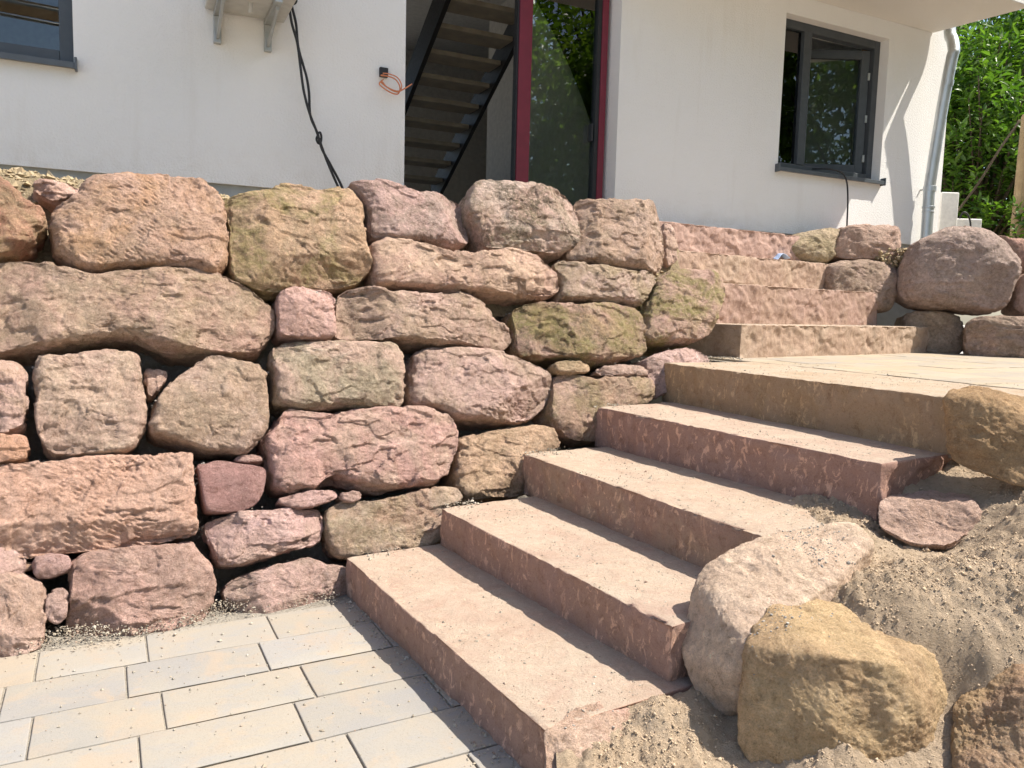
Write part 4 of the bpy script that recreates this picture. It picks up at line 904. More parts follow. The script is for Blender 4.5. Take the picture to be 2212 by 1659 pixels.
# ------------------------------------------------------------ dry stone wall
wall = empty('dry_stone_wall', (-.4, 2.95, 0))
tag(wall, 'pink and tan sandstone dry stone retaining wall behind the paving', 'stone wall')
def place_rel(o, parent, M):
    link(o); o.parent = parent
    o.matrix_parent_inverse = Matrix.Identity(4)
    o.matrix_local = Matrix.Translation(parent.location).inverted() @ M if parent.rotation_euler.z == 0 else (Matrix.Translation(parent.location) @ Matrix.Rotation(parent.rotation_euler.z, 4, 'Z')).inverted() @ M
    return o
STONE_TOPS = []
for i, s in enumerate(WALL_STONES):
    pol = np.array(s['p']); ext = np.ptp(pol, axis=0)
    big = min(ext) > .12
    V, F = face_stone(s['p'], s['fr'], max(.12, min(.30, ext.min() * .9)), 100 + i * 13, step=.005 if s.get('ch') or s.get('dn') else (.0065 if big else .0055), blocky=s.get('bl', 0), facet=.35 + .5 * s.get('fl', .3), chisel=s.get('ch', 0), smooth=s.get('sm', 0), dents=s.get('dn', ()))
    o = bpy.data.objects.new('stone', mesh_np('stone', V, F, M_STONE))
    place_rel(o, wall, Matrix.Translation(s['o']) @ WALL_M.to_4x4())
    rock_props(o, s['c'], s['c2'], s.get('li', 0), s.get('mo', 0))
    if 'l' in s: o['label'] = s['l']
    O3 = np.array(s['o']) + pol[:, :1] * WU + pol[:, 1:] * WV
    STONE_TOPS.append((O3, pol, s['fr']))
    # the wall runs on to the left beyond the view
    uc = float(np.dot(np.array(s['o']) - np.array([0, 3.176, 0]), WU))
    if uc < -.95 and i not in (0, 15, 24, 26, 29):
        c_ = o.copy(); place_rel(c_, wall, Matrix.Translation(Vector(s['o']) - Vector(WU) * .975) @ WALL_M.to_4x4())
        if 'label' in c_: del c_['label']

side = empty('stone_side_wall', (2.9, 6.0, Z5))
tag(side, 'shaded wall of rough stones right of the upper steps and landing', 'stone wall')
for i, s in enumerate(SIDE_STONES):
    a = RAD(s['az']); U = Vector((math.sin(a), math.cos(a), 0)); N = Vector((U.y, -U.x, .12)).normalized(); Vv = N.cross(U)
    V, F = face_stone(s['p'], s['fr'], .35, 900 + i * 11, step=.012, blocky=s.get('bl', .2), facet=.5, pw=3.2 if not s.get('bl') else 5.)
    o = bpy.data.objects.new('stone', mesh_np('stone', V, F, M_STONE))
    place_rel(o, side, Matrix.Translation(Vector(s['o']) - N * s['fr'] * .5) @ Matrix([[U[k], Vv[k], N[k]] for k in range(3)]).to_4x4())
    rock_props(o, s['c'], s['c2'], s.get('li', 0), s.get('mo', 0))
    if 'l' in s: o['label'] = s['l']

# ------------------------------------------------------------ stairs
def unit(v): v = np.array(v, float); return v / np.linalg.norm(v)
def step(parent, FL, FR, z0, z1, depth, seed, c, c2, bruise, label, facet=0., amp=(.0016, .007, .008), extl=.0, extr=0., res=.0135, r=.0045, skew=0.):
    FL, FR = np.array(FL, float), np.array(FR, float)
    d = unit(FR - FL); FL = FL - d * extl; FR = FR + d * extr
    nb = np.array([-d[1], d[0]])                  # to the back (left of travel front-left -> front-right)
    BR, BL = FR + nb * depth, FL + nb * depth
    V, F, o0 = block(FL, FR, BR, BL, z0, z1, seed, res=res, r=r, amp=amp, facet=facet)
    o = bpy.data.objects.new('step', mesh_np('step', V, F, M_STEP))
    place_rel(o, parent, Matrix.Translation(o0))
    rock_props(o, c, c2, 0, 0, bruise)
    o['label'] = label
    return o
stairs = empty('stone_staircase', (.2, 2.6, 0))
tag(stairs, 'five red and ochre sandstone block steps climbing beside the stone wall', 'stairs')
RED, RED2 = (.375, .235, .185), (.36, .22, .175)
TAN, TAN2 = (.40, .27, .19), (.375, .235, .175)
step(stairs, (-.591, 2.805), (.096, 1.671), -.08, Z1, .62, 1, TAN2, RED, .9, 'lowest step, its shadow lying on the pale paving', extl=.04)
step(stairs, (-.272, 3.026), (.430, 1.918), Z1 - .012, Z2, .62, 2, RED, TAN2, .9, 'second step, reddish brown with its right end showing')
step(stairs, (.058, 3.36), (.742, 2.18), Z2 - .012, Z3, .62, 3, TAN, TAN2, .9, 'third step, tan front face ending behind the pale boulder')
step(stairs, (.409, 3.655), (1.178, 2.41), Z3 - .012, Z4, .66, 4, RED2, RED, 1., 'fourth step, dark red front with pale hammer scars', amp=(.0016, .009, .018))
step(stairs, (.787, 4.0), (1.491, 2.603), Z4 - .012, Z5, .607, 5, (.365, .25, .15), (.385, .265, .17), .7, 'fifth step, ochre block edging the landing', extr=.04)
stairs2 = empty('stone_staircase', (1.9, 5.4, Z5))
tag(stairs2, 'four rough split-face stone steps from the landing up to the house', 'stairs')
step(stairs2, (1.350, 4.572), (3.21, 5.955), Z5 - .02, Z6, .55, 6, (.45, .335, .25), (.42, .295, .22), .2, 'lowest tan step standing on the landing', facet=.45, amp=(.0015, .008, .010), res=.011)
step(stairs2, (1.36, 4.95), (2.85, 6.05), Z6 - .012, Z7, .55, 7, (.41, .275, .225), (.38, .26, .20), .2, 'purplish second step above the landing', facet=.5, amp=(.0015, .008, .010), extl=.25, res=.011)
step(stairs2, (1.143, 5.15), (2.48, 6.08), Z7 - .012, Z8, .50, 8, (.46, .335, .25), (.43, .30, .23), .2, 'tan third step above the landing', facet=.5, amp=(.0015, .008, .010), extl=.3, res=.011)
step(stairs2, (1.203, 5.44), (2.18, 6.04), Z8 - .012, Z9, .26, 9, (.48, .325, .27), (.45, .30, .25), .2, 'topmost pink step against the house', facet=.6, amp=(.0015, .009, .010), extl=.4, extr=.1, res=.011)

# ------------------------------------------------------------ landing paving
land = empty('landing', (0, 0, 0)); tag(land, kind='structure')
la, lb = np.array([1.26, 4.42]), np.array([2.0, 3.0])
d2 = unit(lb - la); n2 = np.array([-d2[1], d2[0]])
if n2[0] < 0: n2 = -n2
ang = math.atan2(n2[1], n2[0])
e1 = n2; e2 = -d2
rng = np.random.RandomState(21)
for r in range(-3, 14):
    offs = rng.uniform(-.3, 0) if r % 2 else rng.uniform(-.15, .1)
    x = 0.
    L0 = .38 + offs
    while x < 2.6:
        L = L0 if x == 0 else (.385 if rng.rand() > .35 else .305)
        if L < .08: L = .3
        org = la + d2 * (r * .2135 - .5 + .2135) + e1 * (x + .004)
        mid = org + e1 * L / 2 - d2 * .107
        front6 = (mid[0] - 1.35) * -.597 + (mid[1] - 4.572) * .802       # behind the lowest upper riser
        if front6 < .12 and mid[0] < 4.4:
            o = lay_paver(land, org, e1, e2, L, .2135, Z5 + .001, rng)
            o.color = tuple(a * b for a, b in zip(o.color, (1.12, 1.02, .88, 1))); o['tone2'] = [a * b for a, b in zip(o['tone2'], (1.12, 1.02, .88))]
        x += L; 
lb_ = MB(); P4 = [la - d2 * 1.0 - n2 * .05, lb + d2 * 1.6 - n2 * .05, lb + d2 * 1.6 + n2 * 2.8, la - d2 * 1.0 + n2 * 2.8]
lb_.hexa([(p[0], p[1], .3) for p in P4] + [(p[0], p[1], Z5 - .012) for p in P4])
lb_.build('joint_sand', M_BED, land)

# ------------------------------------------------------------ boulders in the sand
BSPEC = {
 'pit':   ('pale pink rounded boulder with two small pits beside the third step', (.59, .475, .345), (.57, .445, .33), .08, 0, 7, 26),
 'ochre': ('big ochre boulder with sunlit top in front of the pitted boulder', (.50, .37, .195), (.46, .325, .175), .2, .05, 7, 28),
 'brown': ('dark brown rough boulder cut by the lower right edge', (.43, .295, .155), (.38, .25, .15), .5, .1, 7, 16),
 'block': ('ochre-brown upright boulder at the right end of the fifth step', (.39, .26, .125), (.37, .245, .12), .2, 0, 6, 22),
 'buried': ('small pink stone half buried in sand below the fourth step', (.45, .325, .255), (.44, .31, .24), .1, 0, 6, 16),
 'foot':  ('flat pink stone at the right end of the lowest step', (.50, .33, .26), (.48, .35, .26), .15, 0, 6, 16),
}
DENTS = {'pit': [((.64, 1.99, .44), .026, .035), ((.675, 2.03, .45), .016, .022), ((.55, 1.98, .42), .010, .012)], 'foot': [((.28, 1.70, .16), .02, .02)]}
ROCKS = {}
for i, (k, pts) in enumerate(BOULDERS.items()):
    lab, c, c2, li, mo, lev, pw = BSPEC[k]
    V, F, cc = hull_rock(pts, 300 + i * 9, lev, pw, .85 if k in ('pit', 'ochre') else 1.2, DENTS.get(k, ()))
    o = obj('boulder', mesh_np('boulder', V, F, M_STONE), None, Vector(cc))
    rock_props(o, c, c2, li, mo); tag(o, lab, 'boulder', 'boulders set in the sand slope')
    ROCKS[k] = (V + cc)

# ------------------------------------------------------------ house
house = empty('house', HQ, HROT)
tag(house, 'white rendered house with overhanging balcony slab and open doorway', 'house')
def hp(o): return o      # children below are built in the house's own axes: x along front, y into the house
T0, T1 = -7.0, 2.87
D0, D1, DT = -2.16, -.612, 3.46
WL0, WL1, WLB, WLT = -5.2, -3.925, 2.285, 3.42
WR0, WR1, WRB, WRT = .90, 2.065, 2.25, 3.42
ZB = 1.745
TH = .30
w = MB()
w.box((T0, 0, ZB), (WL0, TH, 6)); w.box((WL0, 0, ZB), (WL1, TH, WLB)); w.box((WL0, 0, WLT), (WL1, TH, 6))
w.box((WL1, 0, ZB), (D0, TH, 6)); w.box((D0, 0, DT), (D1, TH, 6)); w.box((D1, 0, ZB), (WR0, TH, 6))
w.box((WR0, 0, ZB), (WR1, TH, WRB)); w.box((WR0, 0, WRT), (WR1, TH, 6)); w.box((WR1, 0, ZB), (T1, TH, 6))
w.box((T1 - .30, TH, ZB), (T1, 7, 6))
w.build('wall', M_STUCCO, house)
p = MB(); p.box((T0, .02, 1.0), (D0, TH - .02, ZB)); p.box((D0, .02, 1.0), (D1, TH - .02, 1.70)); p.box((D1, .02, 1.0), (T1 - .02, TH - .02, ZB)); p.box((T1 - .28, TH - .02, 1.0), (T1 - .02, 7, ZB))
p.build('plinth', M_PLINTH, house)
b_ = MB(); BS = -.95
b_.hexa([(BS, -.75, 3.56), (2.725, -.75, 3.56), (2.6, -.001, 3.56), (BS, -.001, 3.56), (BS, -.75, 3.82), (2.725, -.75, 3.82), (2.6, -.001, 3.82), (BS, -.001, 3.82)])
b_.build('balcony_slab', M_SOFFIT, house, bevel=.006)
rm = MB()
rm.box((T0, 5.0, 1.6), (-2.8, 5.2, 6)); rm.box((-1.1, 5.0, 1.6), (T1 - .3, 5.2, 6)); rm.box((-2.8, 5.0, 1.6), (-1.1, 5.2, 2.2)); rm.box((-2.8, 5.0, 4.2), (-1.1, 5.2, 6)); rm.box((T0, TH, 1.5), (T1 - .3, 5.0, 1.695)); rm.box((T0, TH, 4.3), (T1 - .3, 5.0, 4.5))  # unseen opening in the back wall, added to let daylight in
rm.box((-.1, TH, 1.695), (.05, 3.4, 4.3)); rm.box((-3.0, TH, 1.695), (-2.85, 5.0, 4.3)); rm.box((T0 - .1, TH, 1.5), (T0, 5.2, 6))
rm.build('room', M_ROOM, house)
rf = MB(); rf.box((T0, -1.5, 6.001), (T1 + .1, 7, 6.2)); rf.build('shade_roof', M_SOFFIT, house)  # unseen roof; its deep overhang is added to shade the left front wall

# door: wine red framed glass leaf, left half open
dr = MB()
DY = .12
dr.box((-1.332, DY, 1.71), (-1.236, DY + .07, DT)); dr.box((-.690, DY - .005, 1.71), (-.640, DY + .075, DT))
dr.box((-1.236, DY + .002, 1.71), (-.69, DY + .068, 1.80)); dr.box((-1.236, DY + .002, DT - .08), (-.69, DY + .068, DT))
door = dr.build('door', M_RED, house, bevel=.003)
g1 = MB(); g1.box((-1.236, DY + .03, 1.80), (-.72, DY + .038, DT - .08)); g1.build('pane', M_GLASS, door)
g2 = MB(); g2.box((-.72, DY + .004, 1.80), (-.69, DY + .066, DT - .08)); g2.build('seal', M_BLACK, door)
g2 = MB(); g2.box((-1.345, DY + .01, 1.71), (-1.332, DY + .06, DT)); g2.build('seal', M_BLACK, door)
g3 = MB(); g3.box((-.76, DY - .02, 2.28), (-.745, DY + .028, 2.40)); g3.build('handle', M_BLACK, door, bevel=.004)

def window(x0, x1, z0, z1, y=.085, mull=None, fw=.065):
    f = MB(); yb = y + .07
    f.box((x0, y, z0), (x0 + fw, yb, z1)); f.box((x1 - fw, y, z0), (x1, yb, z1))
    f.box((x0 + fw, y, z0), (x1 - fw, yb, z0 + fw)); f.box((x0 + fw, y, z1 - fw), (x1 - fw, yb, z1))
    if mull: f.box((mull, y - .004, z0 + fw), (mull + .085, yb, z1 - fw))
    return f.build('window', M_FRAME, house, bevel=.004)
def sill(win, x0, x1, z):
    s = MB(); s.hexa([(x0, -.045, z - .034), (x1, -.045, z - .034), (x1, .085, z - .012), (x0, .085, z - .012), (x0, -.045, z - .004), (x1, -.045, z - .004), (x1, .085, z + .012), (x0, .085, z + .012)])
    s.box((x0 - .012, -.049, z - .040), (x0, .08, z + .022)); s.box((x1, -.049, z - .040), (x1 + .012, .08, z + .022))
    return s.build('sill', M_SILL, win, bevel=.002)
wr = window(WR0, WR1, WRB, WRT, mull=1.185)
sill(wr, WR0 - .015, WR1 + .012, WRB + .002)
q = MB(); q.box((WR0 + .065, .115, WRB + .065), (1.185, .121, WRT - .065)); q.build('pane', M_GLASS, wr)
# right casement swung inward, hinged at the right
sx = WR1 - .075
sa = RAD(-24)
cs, sn = math.cos(sa), math.sin(sa)
def sw(x, y, z): return (sx + (x * cs - y * sn), .12 + (x * sn + y * cs) * 1.0, z)
def swbox(m, a, b):
    pts = []
    for z in (a[2], b[2]):
        for (x, y) in ((a[0], a[1]), (b[0], a[1]), (b[0], b[1]), (a[0], b[1])):
            pts.append(sw(x, y, z))
    m.hexa(pts)
SWID = .70
m = MB(); z0, z1 = WRB + .075, WRT - .075
swbox(m, (-SWID, 0, z0), (-SWID + .07, .06, z1)); swbox(m, (-.07, 0, z0), (0, .06, z1))
swbox(m, (-SWID + .07, .001, z0), (-.07, .059, z0 + .07)); swbox(m, (-SWID + .07, .001, z1 - .07), (-.07, .059, z1))
cas = m.build('casement', M_FRAME, wr, bevel=.003)
m = MB(); swbox(m, (-SWID + .07, .025, z0 + .07), (-.07, .031, z1 - .07)); m.build('pane', M_GLASS, cas)
m = MB(); swbox(m, (-.045, .0615, z0), (.0, .085, z1)); m.build('wooden_edge', M_WOOD, cas)
m = MB(); m.box((WR1 - .073, .158, WRB + .02), (WR1 - .035, .21, WRT - .02)); m.build('wooden_lining', M_WOOD, wr)
for zz in (2.42, 2.75, 3.1):
    m = MB(); swbox(m, (-.012, -.012, zz), (.006, .0, zz + .06)); m.build('hinge', M_STEEL, cas)

wl = window(WL0, WL1, WLB, WLT, y=.05)
sill(wl, WL0 - .01, WL1 + .004, WLB - .004)
q = MB(); q.box((WL0 + .065, .085, WLB + .065), (WL1 - .065, .091, WLT - .065)); q.build('pane', M_GLASS, wl)

# downpipe with offset and collars
dp = MB()
dp.tube(spline([(2.596, -.09, 1.5), (2.596, -.09, 1.9), (2.590, -.09, 2.20), (2.590, -.095, 2.30), (2.592, -.15, 2.9), (2.597, -.195, 3.28), (2.612, -.20, 3.36), (2.64, -.16, 3.46), (2.664, -.11, 3.56), (2.67, -.09, 3.9)], 10), .047, 20)
pipe = dp.build('downpipe', M_ZINC, house, smooth=True)
for za, zb, rr in ((2.20, 2.245, .054), (2.055, 2.075, .053), (2.02, 2.03, .051)):
    c = MB(); c.tube([(2.594, -.0905, za), (2.594, -.0905, zb)], rr, 20); c.build('collar', M_ZINC, pipe, smooth=False, bevel=.003)
c = MB(); c.tube([(2.594, -.02, 2.225), (2.594, .01, 2.225)], .008, 8); c.build('bracket', M_STEEL, pipe)
c = MB(); c.tube([(2.5955, -.173, 3.08), (2.5965, -.178, 3.12)], .050, 20); c.build('collar', M_ZINC, pipe)

# ------------------------------------------------------------ open staircase inside the doorway
ist = empty('open_staircase', HQ + Matrix.Rotation(HROT, 3, 'Z') @ Vector((-1.0, 2.4, 1.7)), HROT)
tag(ist, 'dark open wooden staircase with pale treads inside the doorway', 'stairs')
for k in range(11):
    yk, zk = 1.5 + .236 * (k - 1) - 2.4, 3.58 - .14 * (k - 1) - 1.7
    if zk < .02: break
    t_ = MB(); t_.box((-.358, yk - .13, zk - .04), (.33, yk + .13, zk)); t_.build('tread', M_TREAD, ist, bevel=.004)
for x in (-.40, .332):
    s_ = MB()
    ya, za_ = 1.5 - .236 * 1.6 - 2.4, 3.58 + .14 * 1.6 - 1.7
    yb, zb_ = 1.5 + .236 * 9 - 2.4, 3.58 - .14 * 9 - 1.7
    s_.hexa([(x, ya, za_ - .17), (x + .04, ya, za_ - .17), (x + .04, yb, zb_ - .17), (x, yb, zb_ - .17), (x, ya, za_ + .12), (x + .04, ya, za_ + .12), (x + .04, yb, zb_ + .12), (x, yb, zb_ + .12)])
    s_.build('stringer', M_DARKWOOD, ist)

# ------------------------------------------------------------ things on the facade
HM = Matrix.Translation(HQ) @ Matrix.Rotation(HROT, 4, 'Z')
def hw(t, d, z): return HM @ Vector((t, -d, z))
def local(parent, pts): 
    inv = (Matrix.Translation(parent.location) @ Matrix.Rotation(parent.rotation_euler.z, 4, 'Z')).inverted()
    return [inv @ Vector(p) for p in pts]

cb = empty('wall_cabinet', hw(-3.08, .25, 2.66), HROT)
tag(cb, 'grey site cabinet on two steel brackets above the cables', 'cabinet')
m = MB(); m.box((-.22, -.14, .0), (.20, .235, .45)); m.build('case', M_GREYBOX, cb, bevel=.008)
for x in (-.175, .09):
    m = MB(); m.box((x, -.15, -.028), (x + .038, .245, -.002)); m.box((x, .215, -.17), (x + .038, .247, -.029)); m.build('bracket', M_STEEL, cb, bevel=.003)
    m = MB(); m.hexa([(x + .012, -.10, -.05), (x + .026, -.10, -.05), (x + .026, .21, -.15), (x + .012, .21, -.15), (x + .012, -.10, -.03), (x + .026, -.10, -.03), (x + .026, .21, -.115), (x + .012, .21, -.115)]); m.build('brace', M_STEEL, cb)
m = MB(); m.tube([(-.01, .02, -.05), (-.01, .02, .0)], .012, 10); m.build('cable_gland', M_GREYBOX, cb)

cl = [(-2.875, 2.80), (-2.867, 2.751), (-2.851, 2.647), (-2.821, 2.544), (-2.804, 2.421), (-2.787, 2.297), (-2.757, 2.182), (-2.714, 2.076), (-2.687, 2.001), (-2.651, 1.909), (-2.597, 1.792), (-2.55, 1.70), (-2.52, 1.64)]
cr = [(-2.84, 2.80), (-2.850, 2.755), (-2.825, 2.652), (-2.813, 2.529), (-2.783, 2.425), (-2.766, 2.368), (-2.753, 2.285), (-2.745, 2.159), (-2.705, 2.068), (-2.680, 1.983), (-2.632, 1.902), (-2.570, 1.794), (-2.53, 1.70), (-2.50, 1.64)]
ce = empty('cable_bundle', hw(-2.6, .08, 1.66))
tag(ce, 'pair of twisted black cables hanging down the white wall', 'cable')
for L, d in ((cl, .085), (cr, .07)):
    m = MB(); m.tube(local(ce, spline([hw(t, d, z) for t, z in L], 6)), .0075, 8); m.build('cable', M_BLACK, ce, smooth=True)
m = MB(); m.tube(local(ce, spline([hw(t, .078, z) for t, z in [(-2.708, 2.06), (-2.692, 2.072), (-2.684, 2.045), (-2.690, 2.012), (-2.704, 2.012), (-2.712, 2.035), (-2.702, 2.058)]], 6)), .0065, 8); m.build('knot', M_BLACK, ce, smooth=True)
m = MB(); m.tube(local(ce, spline([hw(t, .078, z) for t, z in [(-2.89, 2.755), (-2.86, 2.745), (-2.83, 2.76), (-2.825, 2.785), (-2.85, 2.79)]], 6)), .0065, 8); m.build('knot', M_BLACK, ce, smooth=True)

jb = empty('junction_box', hw(-2.298, 0, 2.455), HROT)
tag(jb, 'small black junction box with a coil of orange wire left of the doorway', 'junction box')
m = MB(); m.box((-.026, -.022, .0), (.025, .01, .055)); m.build('box', M_BLACK, jb, bevel=.004)
wl_ = [(-2.300, .02, 2.465), (-2.325, .05, 2.452), (-2.289, .07, 2.447), (-2.241, .07, 2.434), (-2.212, .06, 2.398), (-2.221, .055, 2.36), (-2.259, .05, 2.359), (-2.307, .05, 2.379), (-2.336, .05, 2.40), (-2.322, .055, 2.415), (-2.298, .06, 2.39), (-2.26, .065, 2.374), (-2.221, .065, 2.372), (-2.183, .07, 2.393), (-2.144, .08, 2.421)]
m = MB(); m.tube(local(jb, spline([hw(*p) for p in wl_], 6)), .0042, 7); m.build('wire', M_ORANGE, jb, smooth=True)
m = MB(); m.tube(local(jb, spline([hw(a + .008, b + .006, c + .012) for a, b, c in wl_[1:10]], 6)), .0036, 7); m.build('wire', M_ORANGE, jb, smooth=True)

m = MB(); m.tube(spline([hw(1.36, -.10, 2.30), hw(1.432, .03, 2.285), hw(1.54, .062, 2.262), hw(1.60, .065, 2.193), hw(1.633, .06, 2.047), hw(1.642, .06, 1.859), hw(1.645, .07, 1.72)], 8), .0065, 8)
tag(m.build('power_cable', M_BLACK, None, smooth=True), 'single black cable hanging from the right window sill', 'cable')

# white boxes behind the corner
m = MB(); m.box((4.27, 7.9, 1.5), (4.45, 8.6, 2.365)); tag(m.build('service_box', M_WHITEPL, None, bevel=.01), 'tall white service box behind the downpipe', 'box')
m = MB(); m.box((4.46, 7.95, 1.5), (4.73, 8.5, 2.115)); tag(m.build('service_box', M_WHITEPL, None, bevel=.01), 'low white box beside the tall white service box', 'box')
m = MB(); m.tube(spline([(4.44, 7.85, 2.10), (4.47, 7.84, 2.16), (4.52, 7.84, 2.13), (4.56, 7.85, 2.02), (4.57, 7.86, 1.8)], 8), .009, 8)
tag(m.build('hose', M_BLACK, None, smooth=True), 'short dark hose looped between the white boxes', 'hose')

# scrap of plastic on the steps
def scrap():
    A, B = np.meshgrid(np.linspace(0, 1, 22), np.linspace(0, 1, 14), indexing='ij')
    P = np.c_[A.ravel() * .14, B.ravel() * .07, np.zeros(A.size)]
    P[:, 2] = .025 + .022 * fbm(P, 18, 3, 3) + .03 * np.sin(A.ravel() * 3.1) 
    idx = np.arange(A.size).reshape(A.shape)
    F = np.c_[idx[:-1, :-1].ravel(), idx[1:, :-1].ravel(), idx[1:, 1:].ravel(), idx[:-1, 1:].ravel()]
    return mesh_np('plastic_scrap', P, F, M_BLUE)
o = obj('plastic_scrap', scrap(), None, (1.97, 5.86, Z8 - .005)); o.rotation_euler = (0, 0, .5)
sd = o.modifiers.new('thick', 'SOLIDIFY'); sd.thickness = .003
tag(o, 'crumpled pale blue plastic scrap at the foot of the topmost step', 'plastic')

# ------------------------------------------------------------ loose gravel, grit, clods
rng = np.random.RandomState(4)
C, S = [], []
# strip of gravel along the foot of the wall
n = 7000
u_ = rng.uniform(-2.6, -.62, n); off = np.abs(rng.normal(0, .050, n)) - .07 + .03 * np.sin(u_ * 9)
X = u_; Y = 3.176 + .588 * X - off * 1.16 - .03
zz = .003 + np.clip(.03 - off * .35, 0, .04) * rng.rand(n)
C.append(np.c_[X, Y, zz]); S.append(rng.gamma(1.6, .0007, n) + .0008)
GR_V, GR_F = grains(np.vstack(C), np.concatenate(S), 5)
tag(obj('gravel', mesh_np('gravel', GR_V, GR_F, M_GRAVEL, False)), 'strip of fine gravel along the foot of the wall', None, None, 'stuff')

# gravel resting in the joints, on top of the stones
C, S = [], []
for O3, pol, fr in STONE_TOPS:
    if np.ptp(pol[:, 0]) < .16: continue
    dense = resample(pol, .01)
    a = np.roll(dense, -3, 0) - np.roll(dense, 3, 0)
    top = dense[(dense[:, 1] > np.percentile(dense[:, 1], 55))]
    base = np.array(O3[0]) - pol[0, 0] * WU - pol[0, 1] * WV
    if base[2] > 1.3: continue
    keep = rng.rand(len(top)) < .55
    mclump = vnoise(np.c_[top * 9, np.full(len(top), base[0] * 7)], 3) > -.05
    top = top[keep & mclump]
    for _ in range(7):
        p = top + rng.normal(0, .008, top.shape)
        wv = rng.uniform(-.05, .02, len(p))
        C.append(base + p[:, :1] * WU + (p[:, 1:] - .002) * WV + wv[:, None] * WN); S.append(rng.gamma(2, .001, len(p)) + .001)
GR_V, GR_F = grains(np.vstack(C), np.concatenate(S), 6)
tag(obj('joint_gravel', mesh_np('joint_gravel', GR_V, GR_F, M_GREY, False)), 'grey grit lying in the joints of the wall', None, None, 'stuff')

# grit scattered on treads and paving
def on_step(FL, FR, z, depth, n, seed, edge=.6):
    r = np.random.RandomState(seed)
    FL, FR = np.array(FL), np.array(FR); d = FR - FL; nb = np.array([-d[1], d[0]]) / np.linalg.norm(d)
    a = r.rand(n); b = r.rand(n) * depth
    cl = vnoise(np.c_[a * 7, b * 14, np.full(n, seed * 1.3)], seed) > .05 - .5 * (r.rand(n) < .35)
    k = cl
    P = FL + a[k][:, None] * d + nb * b[k][:, None]
    return np.c_[P, np.full(len(P), z + .0008)], r.gamma(1.6, .0008, k.sum()) + .0006
C, S = [], []
for FL, FR, z, dep, n, sd in (((-.55, 2.78), (.11, 1.70), Z1, .34, 1100, 1), ((-.25, 3.02), (.42, 1.95), Z2, .36, 1300, 2), ((.07, 3.34), (.78, 2.15), Z3, .36, 1400, 3), ((.43, 3.63), (1.16, 2.45), Z4, .34, 1000, 4), ((.8, 3.97), (1.52, 2.58), Z5, .9, 1100, 5), ((1.38, 4.62), (3.1, 5.9), Z6, .22, 700, 6)):
    c_, s_ = on_step(FL, FR, z, dep, n, sd); C.append(c_); S.append(s_)
# drifts in the corners by the wall
for (x, y, z, rr, n) in ((-.20, 3.10, Z2, .05, 90), (.15, 3.42, Z3, .07, 150), (.48, 3.70, Z4, .05, 70), (1.22, 4.52, Z5, .10, 260), (1.0, 4.25, Z5, .08, 140), (-.47, 2.92, Z1, .05, 60)):
    p = rng.normal(0, rr, (n, 2)) @ np.array([[.86, .5], [-.3, .5]])
    C.append(np.c_[x + p[:, 0], y + p[:, 1], z + .002 + rng.rand(n) * .008 * np.exp(-(p ** 2).sum(1) / rr ** 2)]); S.append(rng.gamma(2, .0011, n) + .001)
n = 900
u_ = rng.uniform(-1.7, .3, n); v_ = rng.uniform(1.2, 2.6, n)
k = (v_ < 3.1 + .588 * u_) & ((u_ + .588) * .866 + (v_ - 2.805) * .5 < -.02)
C.append(np.c_[u_[k], v_[k], np.full(k.sum(), .0018)]); S.append(rng.gamma(1.8, .0009, k.sum()) + .0007)
# crumbs along the base of the lowest riser
a = rng.rand(500); P = np.array([-.59, 2.80]) + a[:, None] * np.array([.69, -1.134]) + (np.abs(rng.normal(0, .035, 500)) + .004)[:, None] * np.array([-.855, -.518])
C.append(np.c_[P, np.full(500, .002)]); S.append(rng.gamma(2, .001, 500) + .0008)
GR_V, GR_F = crumbs(np.vstack(C), np.concatenate(S), 7)
tag(obj('scattered_grit', mesh_np('scattered_grit', GR_V, GR_F, M_GRAVEL, False)), 'loose grit scattered over treads and paving', None, None, 'stuff')

# clods and crumbs of sand
n = 110000
P = np.c_[rng.uniform(.2, 2.2, n), rng.uniform(1.45, 2.95, n)]
cl = fbm(np.c_[P, np.zeros(n)], 3.6, 3, 81)
k = (np.maximum(cl * 3.2 + .55, .45) > rng.rand(n) * 1.1) & ((P[:, 0] - .10) * .86 + (P[:, 1] - 1.62) * -.50 > -.16)
P = P[k]
sz = rng.gamma(1.5, .0007, len(P)) + .0006
big = rng.rand(len(P)) < .008; sz[big] *= 2.4
V, F = crumbs(np.c_[P, sand_z(P) + sz * .2], sz, 9)
tag(obj('sand_crumbs', mesh_np('sand_crumbs', V, F, M_CLOD, True)), 'crumbs of damp sand on the slope', None, None, 'stuff')
# grit lying on the pitted boulder and the ochre one
C, S = [], []
for key, n, ctr, rr in (('pit', 700, (.86, 2.14), .12), ('ochre', 200, (.66, 1.84), .12), ('foot', 60, (.25, 1.74), .3)):
    V = ROCKS[key]; N_ = V[V[:, 2] > np.percentile(V[:, 2], 55)]
    d = np.hypot(N_[:, 0] - ctr[0], N_[:, 1] - ctr[1]); pr = np.exp(-(d / rr) ** 2 * 2); pr /= pr.sum()
    ii = rng.choice(len(N_), n, p=pr)
    C.append(N_[ii] + np.c_[rng.normal(0, .003, (n, 2)), np.full(n, .0005)]); S.append(rng.gamma(1.6, .0007, n) + .0007)
V, F = grains(np.vstack(C), np.concatenate(S), 10)
tag(obj('boulder_grit', mesh_np('boulder_grit', V, F, M_GREY, False)), 'grey grit lying on the boulders', None, None, 'stuff')
